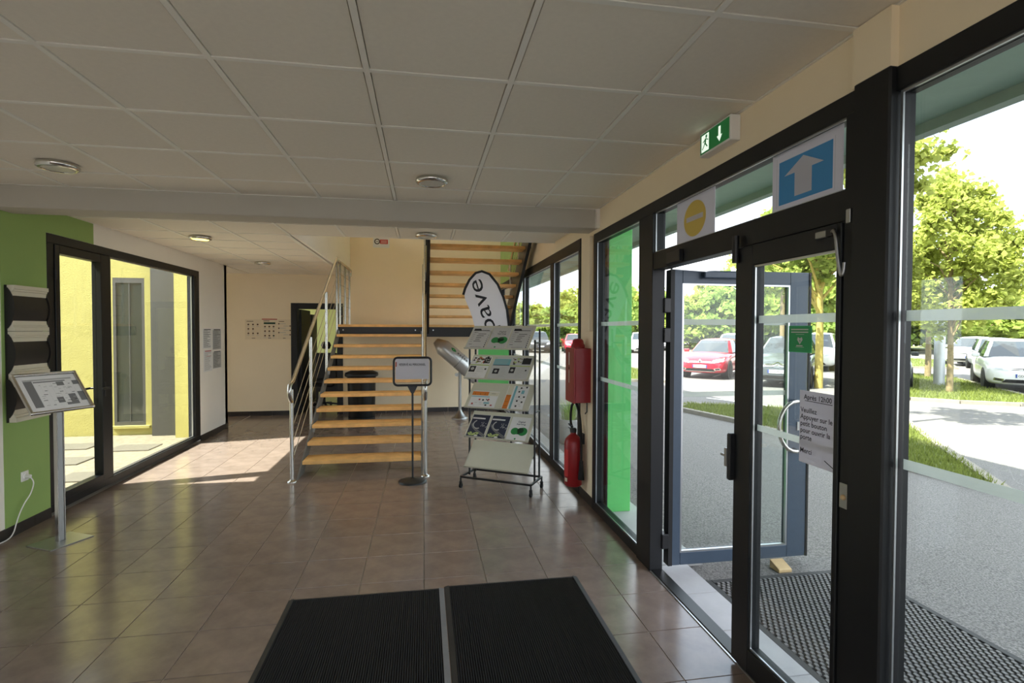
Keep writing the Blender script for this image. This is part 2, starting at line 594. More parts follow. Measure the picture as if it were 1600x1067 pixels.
def panel_grid(root, xl, yl, z, skip=None):
    for i in range(len(xl) - 1):
        for j in range(len(yl) - 1):
            w, d = xl[i + 1] - xl[i], yl[j + 1] - yl[j]
            cx, cy = (xl[i] + xl[i + 1]) / 2, (yl[j] + yl[j + 1]) / 2
            if skip and skip(cx, cy): continue
            piece('ceiling_panel', panel_mesh(w, d), root, (cx, cy, z + .004))
cxl = [LX] + [CX0 + CS * i for i in range(-2, 5)] + [RX]
cyl_ = [CY0 + CS * j for j in range(-3, 4)] + [YB0]
panel_grid(ceiling, cxl, cyl_, ZC)
for x in cxl:
    MB().box(x - .012, x + .012, -4.5, YB0, ZC, ZC + .02).build('grid_bar', 'grid_bar', ceiling)
for y in cyl_:
    MB().box(LX, RX, y - .012, y + .012, ZC + .0004, ZC + .02).build('grid_bar', 'grid_bar', ceiling)
fm = MB()
for i in range(len(cxl) - 1):
    for j in range(-12, -3):
        fm.box(cxl[i] + .011, cxl[i + 1] - .011, CY0 + CS * j + .011, CY0 + CS * (j + 1) - .011, ZC + .003, ZC + .012)
fm.build('further_panels', 'ceiling_tile', ceiling, kind='stuff')

OX0, OY0 = -1.38, 6.06         # stairwell opening: corner
ceil2 = MB()
ceil2.box(LX - .12, OX0 - .1, YB1 - .02, 9.2, ZC2 + .02, ZC2 + .12).box(-6.0, OX0 - .1, 9.2, YW + .1, ZC2 + .02, ZC2 + .12).box(-4.5, 1.5, YW + .1, 14.4, ZC2 + .05, ZC2 + .12).box(OX0 - .1, RX + .2, YB1 - .02, OY0, ZC2 + .02, ZC2 + .12)
ceil2 = ceil2.build('ceiling', 'ceiling_tile')
struct(ceil2, 'lower panelled ceiling beyond the beam, beside the stairwell', 'ceiling')
cx2 = [LX, -2.6, -2.01, -1.43, -.855, -.27, .315, .9, RX]
cy2 = [YB1, 5.42, 6.0, 6.3 + .27, 6.9 + .27, 7.5 + .27, 8.1 + .27, 8.7 + .27, 9.3 + .27, YW]
panel_grid(ceil2, cx2, [YB1, 5.42, OY0], ZC2, lambda x, y: False)
panel_grid(ceil2, [LX, -2.6, -2.01, -1.43], [OY0] + cy2[3:], ZC2)
for x in (-2.6, -2.01, -1.43):
    MB().box(x - .012, x + .012, YB1, YW, ZC2, ZC2 + .02).build('grid_bar', 'grid_bar', ceil2)
for x in (-.855, -.27, .315, .9):
    MB().box(x - .012, x + .012, YB1, OY0, ZC2, ZC2 + .02).build('grid_bar', 'grid_bar', ceil2)
MB().box(LX, RX, 5.408, 5.432, ZC2 + .0004, ZC2 + .02).build('grid_bar', 'grid_bar', ceil2)
MB().box(LX, RX, OY0 - .024, OY0, ZC2 + .0004, ZC2 + .02).build('grid_bar', 'grid_bar', ceil2)
for y in cy2[3:-1]:
    MB().box(LX, -1.43, y - .012, y + .012, ZC2 + .0004, ZC2 + .02).build('grid_bar', 'grid_bar', ceil2)
MB().box(-1.43, OX0 - .1, OY0, YW, ZC2 - .002, ZC2 + .02).build('edge_strip', 'grid_bar', ceil2)
MB().box(-6.0, LX - .001, 9.27, YW, ZC2, ZC2 + .02).build('passage_ceiling', 'ceiling_tile', ceil2)

beam = MB().box(LX, RX, YB0, YB1, ZB, ZC + .1).build('trim_1', 'beam_shaded', bevel=.006)
struct(beam, 'ceiling beam crossing the hall, greyed for its backlit face', 'beam')

# ---- left wall with the glazed opening
wl_ = MB()
WT = 0.12
wl_.box(LX - WT, LX, 1.3, 5.1, 0, ZC + .1).box(LX - WT, LX, -2.12, 1.3, 0, ZC + .1).box(LX - WT, LX, -4.5, -3.9, 0, ZC + .1).box(LX - WT, LX, -3.9, -2.12, 2.44, ZC + .1).box(LX - WT, LX, 5.1, 8.19, 2.44, ZC + .1).box(LX - WT, LX, 8.19, 9.27, 0, ZC + .1)
wall_left = wl_.build('wall_left', 'wall_white')
struct(wall_left, 'white left wall with a large opening onto the patio', 'wall')
gp = MB().box(LX, LX + .004, 4.60, 5.098, .085, ZC2).box(LX, LX + .004, 5.098, 5.755, 2.452, ZC2)
o = gp.build('green_paint', 'wall_green', wall_left); o['label'] = 'green painted part of the wall'
struct(MB().box(-6.0, LX, 9.17, 9.27, 0, ZC2 + .05).build('wall_passage', 'wall_white'), 'white wall of the side passage behind the patio window', 'wall')
struct(MB().box(-6.1, -6.0, 9.17, YW, 0, .25).box(-6.1, -6.0, 9.17, YW, 2.4, ZC2 + .1).box(-6.1, -6.0, 9.17, 9.35, .25, 2.4).box(-6.1, -6.0, 10.35, YW, .25, 2.4).build('wall_passage', 'wall_cream'), 'cream end wall of the side passage', 'wall')

win7 = sroot('window_7', 'window at the end of the side passage', 'window', (-6.05, 9.85, .25))
MB().box(-6.08, -6.02, 9.35, 9.42, .25, 2.4).box(-6.08, -6.02, 10.28, 10.35, .25, 2.4).box(-6.08, -6.02, 9.42, 10.28, 2.33, 2.4).box(-6.08, -6.02, 9.42, 10.28, .25, .32).build('window_frame', 'frame_dark', win7)
MB().box(-6.055, -6.047, 9.42, 10.28, .32, 2.33).build('pane', 'glass', win7)

# ---- back wall with door opening, rising into the stairwell
DX0, DX1, DZ = -2.40, -1.58, 2.06
bw = MB()
bw.box(-6.0, DX0, YW, YW + .15, 0, 2.75).box(DX1, 1.73, YW, YW + .15, 0, 6.9).box(DX0, DX1, YW, YW + .15, DZ, 2.75)
wall_back = bw.build('wall_back', 'wall_cream')
struct(wall_back, 'cream back wall behind the staircase', 'wall')
sw = MB()
sw.box(OX0 - .1, OX0, OY0, YW, ZC2 + .0, 3.85).box(OX0 - .1, RX + .2, OY0 - .12, OY0, ZC2 + .13, 3.1)
struct(sw.build('wall_stairwell', 'wall_white'), 'white edge walls of the stairwell opening', 'wall')

# ---- right wall: lintel, pillar
rw = MB()
rw.box(RX, RX + .2, -4.5, YW, 2.49, 2.84).box(RX, RX + .2, 4.58, 4.985, 0, 2.49)
rw.box(RX - .03, RX, 1.5, 1.655, 2.49, ZC)
wall_right = rw.build('wall_right', 'wall_cream')
struct(wall_right, 'cream lintel and pillar of the glazed right wall', 'wall')
o = MB().box(RX - .004, RX, 7.95, YW, 2.53, 5.2).build('green_paint', 'wall_green', wall_right); o['label'] = 'green painted strip of the wall beside the upper stairs'
MB().box(RX, RX + .2, 6.06, YW, 2.84, 6.9).build('upper_wall', 'wall_cream', wall_right)
MB().box(RX - .035, RX, 4.62, 4.70, 1.62, 2.49).build('cable_trunking', 'wall_cream', wall_right, bevel=.004)
MB().box(RX - .03, RX, 4.44, 4.50, ZB, ZC).build('cover_strip', 'wall_white', wall_right)

# ---- rear of the hall, behind the camera: a wall with a wide opening added to let sky light in
rear = MB()
rear.box(LX - .12, -2.9, -4.65, -4.5, 0, 2.8).box(1.2, RX + .2, -4.65, -4.5, 0, 2.8).box(-2.9, 1.2, -4.65, -4.5, 0, .3).box(-2.9, 1.2, -4.65, -4.5, 2.55, 2.8)
struct(rear.build('wall_rear', 'wall_white'), 'white wall at the near end of the hall with an opening added for light', 'wall')

# ---- upper storey: floor slab, outer walls, roof (shade the forecourt)
up = sroot('upper_storey', 'overhanging upper storey of the building with grey-green soffit', 'building', (0, 6, 2.84))
sl = MB()
sl.box(-3.3, 1.73, -6.0, OY0 - .12, 2.80 + .04, 3.0).box(-3.3, OX0 - .1, OY0 - .12, 14.6, 2.84, 3.0)
sl.build('floor_slab', 'wall_white', up)
MB().box(1.73, 2.92, -8.0, 16.0, 2.84, 2.9).build('soffit', 'soffit', up)
MB().box(2.86, 2.94, -8.0, 16.0, 2.78, 3.05).build('fascia', 'fascia', up)
MB().box(2.7, 2.92, -8.0, 16.0, 3.05, 3.7).box(2.7, 2.92, -8.0, 16.0, 5.2, 7.3).box(2.7, 2.92, -8.0, 4.0, 3.7, 5.2).box(2.7, 2.92, 10.0, 16.0, 3.7, 5.2).build('outer_wall', 'concrete', up)
MB().box(-3.42, -3.3, -8.0, 16.0, 2.9, 3.55).box(-3.42, -3.3, -8.0, 16.0, 5.4, 7.3).box(-3.42, -3.3, -8.0, 5.6, 3.55, 5.4).box(-3.42, -3.3, 10.3, 16.0, 3.55, 5.4).build('patio_side_wall', 'wall_white', up)
MB().box(-3.42, 2.94, -8.0, 16.0, 7.2, 7.4).build('roof', 'wall_white', up)
MB().box(-3.3, 2.7, -8.0, -7.9, 2.9, 7.2).box(-3.3, 2.7, 15.9, 16.0, 2.9, 7.2).build('gable_wall', 'wall_white', up)

# ---- skirting: one object per skirting tile
def skirting(name, label, p0, p1, out, h=.085, t=.01, step=.4):
    root = sroot(name, label, 'baseboard', (p0[0], p0[1], 0))
    p0, p1, out = Vector(p0 + (0,)), Vector(p1 + (0,)), Vector(out + (0,))
    L = (p1 - p0).length; d = (p1 - p0) / L; s = 0.0
    while s < L - .01:
        e = min(L, s + step)
        a, b = p0 + d * (s + .0015), p0 + d * (e - .0015)
        MB().prism([a, b, b + out * t, a + out * t], (0, 0, h)).build('skirting_tile', 'skirting', root)
        s = e
    return root
skirting('baseboard_left', 'dark tile skirting below the green wall', (LX, 3.3), (LX, 5.1), (1, 0))
skirting('baseboard_left', 'dark tile skirting of the white wall past the patio window', (LX, 8.19), (LX, 9.27), (1, 0))
skirting('baseboard_back', 'dark tile skirting along the back wall left of the dark doorway', (-6.0, YW), (DX0 - .06, YW), (0, -1))
skirting('baseboard_back', 'dark tile skirting along the back wall under the stairs', (DX1 + .06, YW), (RX, YW), (0, -1))
skirting('baseboard_right', 'dark skirting at the foot of the pillar with the red extinguisher', (RX, 4.58), (RX, 4.985), (-1, 0))

# ================================================================== LEFT: patio window and door
def fr(mb, x0, x1, y0, y1, z0, z1): mb.box(x0, x1, y0, y1, z0, z1)
win1 = sroot('window_1', 'tall dark-framed fixed patio window beside the green wall', 'window', (LX, 7.0, 0))
m = MB()
X0, X1 = LX - .09, LX + .006
m.box(X0, X1, 5.1, 8.19, 2.37, 2.45).box(X0, X1, 5.1, 8.19, .03, .10).box(X0, X1, 5.1, 5.185, .1, 2.37).box(X0, X1, 8.03, 8.19, .1, 2.37).box(X0, X1, 5.94, 6.03, .1, 2.37)
m.build('window_frame', 'frame_dark', win1, bevel=.003)
m = MB().box(LX - .055, LX - .045, 6.03, 8.03, .1, 2.37); m.build('pane', 'glass', win1)
m = MB()
for y0, y1, z0, z1 in ((6.03, 6.045, .1, 2.37), (8.015, 8.03, .1, 2.37), (6.045, 8.015, .1, .115), (6.045, 8.015, 2.355, 2.37)):
    m.box(LX - .042, LX - .025, y0, y1, z0, z1)
m.build('glazing_bead', 'bead_silver', win1)
MB().box(LX - .14, LX - .09, 5.1, 8.19, 0, .06).build('sill', 'concrete', win1)
door1 = sroot('door_1', 'narrow dark-framed glass patio door with lever handle', 'door', (LX, 5.56, .1))
m = MB(); X0, X1 = LX - .07, LX + .014
m.box(X0, X1, 5.19, 5.25, .1, 2.365).box(X0, X1, 5.845, 5.935, .1, 2.365).box(X0, X1, 5.25, 5.845, 2.29, 2.365).box(X0, X1, 5.25, 5.845, .1, .165)
m.build('leaf_frame', 'frame_dark', door1, bevel=.003)
MB().box(LX - .04, LX - .03, 5.25, 5.845, .165, 2.29).build('pane', 'glass', door1)
m = MB().cyl((LX + .014, 5.89, 1.03), (LX + .06, 5.89, 1.03), .011).bar((LX + .055, 5.89, 1.03), (LX + .06, 5.765, 1.035), .014, .02).box(LX + .01, LX + .02, 5.875, 5.905, .95, 1.09)
h_ = m.build('lever_handle', 'black_metal', door1, bevel=.002)
m = MB().cyl((LX - .07, 5.89, 1.03), (LX - .12, 5.89, 1.03), .011).bar((LX - .12, 5.89, 1.03), (LX - .12, 5.76, 1.03), .014, .02)
m.build('outer_handle', 'black_metal', door1, bevel=.002)
for z in (.35, 1.2, 2.1):
    MB().cyl((LX + .018, 5.187, z - .04), (LX + .018, 5.187, z + .04), .01).build('hinge', 'black_metal', door1)

win6 = sroot('fill_window', 'unseen dark-framed glazing added to the left wall to light the hall', 'window', (LX, -3.0, 0))  # unseen window, added to bring more daylight into the hall
m = MB(); X0, X1 = LX - .09, LX + .006
m.box(X0, X1, -3.9, -2.12, 2.37, 2.44).box(X0, X1, -3.9, -2.12, .0, .10)
for y in (-3.9, -2.2): m.box(X0, X1, y, y + .08, .1, 2.37)
m.build('window_frame', 'frame_dark', win6)
for y in (-3.82,): MB().box(LX - .055, LX - .045, y, y + 1.62, .1, 2.37).build('pane', 'glass', win6)

# ================================================================== patio outside the left window
pat = MB().box(-9.5, LX - .14, -10.0, 9.1, -.12, -.05)
patio = struct(pat.build('patio_ground', 'gravel'), 'sunlit pale gravel ground of the patio', 'ground')
for k, (x, y, w, d) in enumerate([(-3.7, 6.6, .6, .4), (-4.5, 7.4, .6, .4), (-4.0, 8.1, .55, .4), (-4.9, 8.3, .6, .4), (-4.2, 6.0, .6, .4)]):
    MB().box(x - w / 2, x + w / 2, y - d / 2, y + d / 2, -.05, -.035).build('stepping_slab', 'slab_stone', patio, bevel=.004)
pw = MB()
YP = 9.12
pw.box(-6.1, -4.78, YP, YP + .04, -.1, 4.2).box(-4.78, -4.33, YP, YP + .04, 2.42, 4.2).box(-4.33, -4.18, YP, YP + .04, -.1, 4.2).box(-4.78, -4.33, YP, YP + .04, -.1, .08)
wall_patio = struct(pw.build('wall_patio', 'stucco'), 'sunlit yellow rendered patio wall with a recessed window', 'wall')
MB().box(-4.80, -4.26, YP - .05, YP + .02, .06, .1).build('window_sill', 'stucco', wall_patio)
win5 = sroot('window_5', 'recessed grey window in the yellow patio wall', 'window', (-4.55, YP, .08))
MB().box(-4.78, -4.74, YP + .001, YP + .039, .08, 2.42).box(-4.37, -4.33, YP + .001, YP + .039, .08, 2.42).box(-4.74, -4.37, YP + .001, YP + .039, 2.34, 2.42).box(-4.74, -4.37, YP + .001, YP + .039, .08, .16).build('window_frame', 'facade_grey', win5)
MB().box(-4.74, -4.37, YP + .02, YP + .026, .16, 2.34).build('pane', 'glass', win5)
MB().box(-4.56, -4.545, YP + .004, YP + .018, .16, 2.34).build('mullion', 'facade_grey', win5)
MB().box(-4.74, -4.37, YP + .035, YP + .039, .16, 2.34).build('blind', 'facade_grey', win5)
struct(MB().box(-4.18, -3.74, 8.98, YP + .04, -.1, 4.2).build('wall_patio', 'facade_grey'), 'flat grey facade panel between the yellow walls', 'wall')
struct(MB().box(-3.76, LX - .125, 8.78, 9.17, -.1, 4.2).build('wall_patio', 'stucco'), 'yellow rendered pier of the patio nearest the hall', 'wall')
struct(MB().box(-9.5, LX - .13, 3.2, 5.53, 2.98, 3.12).build('shade_slab', 'wall_white'), 'unseen white slab added to shade the near end of the patio', 'shade_slab')  # unseen slab, placed to trim the sun patch on the hall floor
struct(MB().box(-9.5, LX - .14, 3.2, 3.35, -.1, 2.98).build('wall_patio', 'stucco'), 'yellow patio wall under the added shade slab', 'wall')

# ================================================================== RIGHT: entrance glazing
FX0, FX1 = RX - .012, RX + .07      # frame depth
GX = RX + .03                       # glass plane
def bead(mb, y0, y1, z0, z1, t=.007, x=None):
    x = RX - .002 if x is None else x
    mb.box(x, x + .007, y0, y0 + t, z0, z1).box(x, x + .007, y1 - t, y1, z0, z1).box(x, x + .007, y0 + t, y1 - t, z0, z0 + t).box(x, x + .007, y0 + t, y1 - t, z1 - t, z1)
def bands(root, y0, y1):
    for z0, z1, nm in ((1.668, 1.703, 'upper'), (1.178, 1.212, 'lower')):
        MB().box(GX + .0065, GX + .0085, y0, y1, z0, z1).build('frosted_band', 'frost_band', root)
ZT0, ZT1 = 2.415, 2.495
# far glazing
win2 = sroot('window_2', 'row of dark-framed floor-length panes beside the stairs', 'window', (RX, 7.6, 0))
m = MB()
m.box(FX0, FX1, 4.985, YW, 2.42, 2.53).box(FX0, FX1, 4.985, YW, 0, .08)
fy = [(4.985, 5.05), (6.05, 6.33), (7.93, 8.16), (8.95, 9.05), (10.35, YW)]
fy = [(4.985, 5.05), (6.06, 6.22), (7.90, 8.02), (9.1, 9.2), (10.35, YW)]
for a, b in fy: m.box(FX0, FX1, a, b, .08, 2.42)
m.build('window_frame', 'frame_dark', win2, bevel=.003)
for k in range(4):
    a, b = fy[k][1], fy[k + 1][0]
    p_ = MB().box(GX, GX + .006, a, b, .08, 2.42).build('pane', 'glass', win2)
    q = MB(); bead(q, a, b, .08, 2.42); q.build('glazing_bead', 'bead_silver', win2)
    bands(win2, a, b)
# pane beside the door
win3 = sroot('window_3', 'floor-length pane between the pillar and the entrance door', 'window', (RX, 4.0, 0))
m = MB()
m.box(FX0, FX1, 3.30, 4.575, ZT0, ZT1).box(FX0, FX1, 3.53, 4.575, 0, .075).box(FX0, FX1, 4.50, 4.575, .075, ZT0).box(FX0 - .01, FX1, 3.31, 3.535, 0, ZT0)
m.build('window_frame', 'frame_dark', win3, bevel=.003)
MB().box(GX, GX + .006, 3.535, 4.50, .075, ZT0).build('pane', 'glass', win3)
q = MB(); bead(q, 3.535, 4.5, .075, ZT0); q.build('glazing_bead', 'bead_silver', win3)
bands(win3, 3.535, 4.5)
# entrance: head, transom, post, big pane
win4 = sroot('window_4', 'big entrance pane with frosted bands at the right edge', 'window', (RX, -.5, 0))
m = MB()
m.box(FX0, FX1, -4.5, 1.5, ZT0, ZT1).box(FX0, FX1, -4.5, 1.5, 0, .09).box(FX0, FX1, -1.2, -1.1, .09, ZT0).box(FX0, FX1, -4.5, -4.4, .09, ZT0)
m.build('window_frame', 'frame_dark', win4, bevel=.003)
for a, b in ((-1.1, 1.487), (-4.4, -1.2)):
    MB().box(GX, GX + .006, a, b, .09, ZT0).build('pane', 'glass', win4)
    q = MB(); bead(q, a, b, .09, ZT0, .009); q.build('glazing_bead', 'bead_silver', win4)
    bands(win4, a, b)
door3 = sroot('door_3', 'dark-framed double entrance door with a transom light, one leaf standing open', 'door', (RX, 2.48, 0))
m = MB()
m.box(FX0, FX1, 1.655, 3.31, ZT0, ZT1).box(FX0 - .004, FX1, 1.655, 3.31, 2.035, 2.15)
m.build('door_head', 'frame_dark', door3, bevel=.003)
m = MB().box(RX - .035, FX1, 1.495, 1.645, 0, 2.50); m.build('post', 'frame_dark', door3, bevel=.006)
m = MB().box(FX0 - .01, FX1, 1.64, 1.69, 0, ZT0); m.build('jamb', 'frame_dark', door3, bevel=.003)
MB().box(GX, GX + .006, 1.69, 3.31, 2.15, ZT0).build('transom_pane', 'glass', door3)
q = MB(); bead(q, 1.69, 3.31, 2.15, ZT0); q.build('glazing_bead', 'bead_silver', door3)
MB().box(RX - .01, FX1, 1.645, 3.31, 0, .012).build('threshold', 'black_metal', door3, bevel=.003)
MB().box(RX - .02, RX + .03, 1.645, 3.31, .0, .006).build('threshold_strip', 'bead_silver', door3)
MB().box(FX0 - .03, FX0 - .003, 2.90, 3.07, 2.045, 2.115).build('closer_bracket', 'black_metal', door3, bevel=.003)
# the closed leaf
m = MB(); A0, A1 = RX - .03, RX + .035
m.box(A0, A1, 2.215, 2.345, .02, 2.03).box(A0, A1, 1.692, 1.715, .02, 2.03).box(A0, A1, 1.715, 2.215, 1.935, 2.03).box(A0, A1, 1.715, 2.215, .02, .135)
leaf = m.build('closed_leaf', 'frame_dark', door3, bevel=.003)
MB().box(RX, RX + .006, 1.715, 2.215, .135, 1.935).build('pane', 'glass_door', leaf)
q = MB(); bead(q, 1.715, 2.215, .135, 1.935, .009, RX - .02); q.build('glazing_bead', 'bead_silver', leaf)
for z0, z1 in ((1.668, 1.703), (1.168, 1.196)):
    MB().box(RX + .0065, RX + .0085, 1.715, 2.215, z0, z1).build('frosted_band', 'frost_band', leaf)
m = MB().box(A0 - .028, A0 + .04, 2.335, 2.362, .90, 1.13); m.build('lock_case', 'black_metal', leaf, bevel=.006)
m = MB().box(A0 - .034, A0 + .0, 2.355, 2.372, .965, 1.055).cyl((A0 - .02, 2.37, 1.04), (A0 - .02, 2.378, 1.04), .007).cyl((A0 - .02, 2.37, .985), (A0 - .02, 2.378, .985), .007)
m.build('strike_plate', 'steel_dull', leaf, bevel=.002)
MB().cyl((A0 - .018, 2.365, 1.012), (A0 - .018, 2.42, 1.012), .0065).build('latch_bolt', 'bead_silver', leaf)
MB().cyl((A0 - .012, 2.33, 1.96), (A0 - .012, 2.33, 2.09), .016).build('top_bolt', 'black_metal', leaf)
# the open leaf, swung outwards square to the wall
yl = 3.335
m = MB()
m.box(1.665, 1.725, yl - .03, yl + .03, .03, 2.04).box(2.535, 2.68, yl - .03, yl + .03, .03, 2.04).box(1.725, 2.535, yl - .03, yl + .03, 1.95, 2.04).box(1.725, 2.535, yl - .03, yl + .03, .03, .115)
oleaf = m.build('open_leaf', 'frame_blue', door3, bevel=.003)
MB().box(1.725, 2.535, yl - .004, yl + .002, .115, 1.95).build('pane', 'glass_door', oleaf)
q = MB()
for a in ((1.725, 1.737, .115, 1.95), (2.523, 2.535, .115, 1.95), (1.737, 2.523, .115, .127), (1.737, 2.523, 1.938, 1.95)):
    q.box(a[0], a[1], yl - .028, yl - .01, a[2], a[3])
q.build('glazing_bead', 'bead_silver', oleaf)
MB().box(1.637, 1.666, yl - .035, yl + .035, .03, 2.04).build('hinge_edge', 'gasket', oleaf)
MB().box(2.68, 2.695, yl - .035, yl + .035, .03, 2.04).build('meeting_edge', 'gasket', oleaf)
for z0, z1 in ((1.67, 1.71), (1.178, 1.212)):
    MB().box(1.737, 2.523, yl - .0065, yl - .0045, z0, z1).build('frosted_band', 'frost_band', oleaf)
arc = [(2.575, yl - .03, 1.135), (2.575, yl - .075, 1.14)]
for k in range(13):
    t = math.pi / 2 + math.pi * k / 12
    arc.append((2.56 + .135 * math.cos(t), yl - .08, .965 + .175 * math.sin(t)))
arc += [(2.575, yl - .075, .79), (2.575, yl - .03, .795)]
MB().tube(arc, .014, 10).build('bow_handle', 'steel', oleaf)
MB().box(2.60, 2.63, yl - .036, yl - .03, .93, .99).build('lock_plate', 'steel_dull', oleaf)
for z in (1.80, 1.60, .20):
    MB().box(1.59, 1.64, yl - .04, yl + .035, z - .05, z + .05).build('hinge', 'black_metal', door3, bevel=.005)
MB().box(1.86, 2.30, yl - .075, yl - .03, 1.985, 2.03).build('closer_body', 'frame_blue', oleaf, bevel=.006)
MB().bar((1.6, 3.22, 2.034), (1.93, yl - .05, 2.028), .022, .006).build('closer_arm', 'bead_silver', oleaf)
# ================================================================== STAIRCASE
RISE, GO, N1 = .155, .265, 10
SX0, SX1 = -1.335, -.03
Y1 = 6.13
LZ = RISE * 11
st = thing('staircase', 'open-riser staircase with wooden treads, black stringers and steel railings', 'staircase', (-.65, 6.1, 0))
def tread(x0, x1, yn, z, dy, name='tread'):
    # nosing at yn; the tread runs dy from it
    MB().box(x0, x1, yn, yn + dy, z - .042, z).build(name, 'wood_tread', st, bevel=.004)
for k in range(1, N1 + 1):
    tread(SX0, SX1, Y1 + GO * (k - 1), RISE * k, .30)
YL = Y1 + GO * N1                    # landing nosing
sl_ = RISE / GO
for x in (SX0 - .02, SX1 + .002):
    pts = [(x, 5.93, 0.0), (x, 6.24, 0.0), (x, YL + .1, sl_ * (YL + .1 - 6.24)), (x, YL + .1, LZ - .045), (x, YL - .06, sl_ * (YL - .06 - 5.93))]
    MB().prism(pts, (.018, 0, 0)).build('stringer', 'stringer_grey', st)
# landing
for k in range(6):
    y0 = YL + k * .265
    MB().box(SX0 - .02, 1.46, y0, min(y0 + .262, YW - .01), LZ - .04, LZ).build('landing_board', 'wood_tread', st, bevel=.003)
MB().box(SX0 - .02, 1.46, YL + .01, YL + .03, LZ - .20, LZ - .04).box(SX0 - .02, 1.46, YW - .04, YW - .01, LZ - .2, LZ - .04).box(SX0 - .02, SX0, YL + .01, YW - .01, LZ - .2, LZ - .04).box(1.44, 1.46, YL + .01, YW - .01, LZ - .2, LZ - .04).build('landing_beam', 'black_metal', st)
for x in (SX0 + .06, .16, SX1 - .1):
    MB().cyl((x, YL + .012, LZ - .09), (x, YL + .002, LZ - .09), .011).build('bolt', 'bead_silver', st)
# upper flight, climbing back towards the hall
UX0, UX1 = .09, 1.40
YU = YL + .20
for k in range(1, 12):
    yn = YU - .25 * (k - 1)
    MB().box(UX0, UX1, yn - .29, yn, LZ + RISE * k - .042, LZ + RISE * k).build('tread', 'wood_tread', st, bevel=.004)
su = RISE / .25
for x in (UX0 - .045, UX1):
    pts = [(x, YU + .16, LZ - .2), (x, YU + .16, LZ + .06), (x, YU + .05, LZ + .2), (x, YU - 2.75, LZ + .2 + su * 2.8), (x, YU - 2.75, LZ - .13 + su * 2.8), (x, YU - .12, LZ - .2)]
    MB().prism(pts, (.045, 0, 0)).build('stringer', 'black_metal', st)
# railings of the lower flight
def railing(x, side):
    zr = lambda y: 1.06 + sl_ * (y - 5.9)
    m = MB()
    loop = [(x, 5.86, .86), (x, 5.80, .90), (x, 5.765, .97), (x, 5.79, 1.04), (x, 5.85, 1.06), (x, 5.92, zr(5.92)), (x, 8.86, zr(8.86))]
    m.tube(loop, .0215, 10)
    m.build('handrail', 'steel', st)
    MB().cyl((x, 5.864, .012), (x, 5.864, .99), .02).build('newel_post', 'steel', st)
    MB().lathe([(.048, 0), (.048, .012), (.03, .018), (.021, .03)], (x, 5.864, 0)).build('post_foot', 'steel', st)
    for y in (6.74, 7.80, 8.72):
        zb = sl_ * (y - 6.15)
        MB().cyl((x + side * .02, y, zb), (x + side * .02, y, zr(y) - .02), .018).build('post', 'steel', st)
        MB().box(min(x + side * .02, x + side * .06), max(x + side * .02, x + side * .06), y - .02, y + .02, zb + .02, zb + .1).build('post_bracket', 'steel_dull', st)
    for j in range(4):
        d = .19 + .17 * j
        MB().tube([(x + side * .02, 5.87, zr(5.87) - d - .06), (x + side * .02, 8.72, zr(8.72) - d - .06)], .004, 6).build('cable', 'steel', st)
railing(SX0 - .045, 1)
railing(SX1 + .05, -1)
# railing of the landing, left side
x = SX0 - .01
zt = LZ + 1.02
MB().tube([(x, 8.80, zt - .03), (x, 8.86, zt), (x, 10.2, zt), (x, 10.2, zt - .12)], .022, 10).build('handrail', 'steel', st)
for y in (8.95, 9.5, 10.05):
    MB().cyl((x, y, LZ), (x, y, zt), .018).build('post', 'steel', st)
for j in range(5):
    MB().tube([(x, 8.9, LZ + .14 + .17 * j), (x, 10.2, LZ + .14 + .17 * j)], .004, 6).build('cable', 'steel', st)
# railing between the flights and along the upper flight
zu = lambda y: LZ + 1.0 + su * (YU - y)
for x in (UX0 - .06, UX1 + .07):
    MB().tube([(x, YU + .1, LZ + .96), (x, YU + .02, zu(YU + .02)), (x, 6.3, zu(6.3))], .021, 10).build('handrail', 'steel', st)
    for y in (YU - .1, 8.1, 7.2):
        MB().cyl((x, y, LZ - .05 + su * (YU - y)), (x, y, zu(y)), .017).build('post', 'steel', st)
    for j in range(4):
        MB().tube([(x, YU, zu(YU) - .2 - .17 * j), (x, 6.4, zu(6.4) - .2 - .17 * j)], .004, 6).build('cable', 'steel', st)

# ================================================================== BIN behind the stairs
b = thing('waste_bin', 'large black waste bin with domed lid behind the stairs', 'bin', (-1.12, 9.95, 0))
MB().lathe([(.22, .02), (.235, .05), (.255, .74), (.26, .76), (.24, .76), (.22, .1)], (-1.12, 9.95, 0), 28).build('body', 'black_plastic', b)
MB().lathe([(.29, .765), (.30, .79), (.29, .83), (.2, .87), (.06, .885), (0.0, .885)], (-1.12, 9.95, 0), 28).build('lid', 'black_plastic', b)
MB().tube([(-1.2, 9.95, .88), (-1.2, 9.95, .93), (-1.04, 9.95, .93), (-1.04, 9.95, .88)], .012).build('lid_handle', 'black_plastic', b)
MB().lathe([(.24, 0), (.24, .025)], (-1.12, 9.95, 0), 24).build('foot_ring', 'rubber', b)

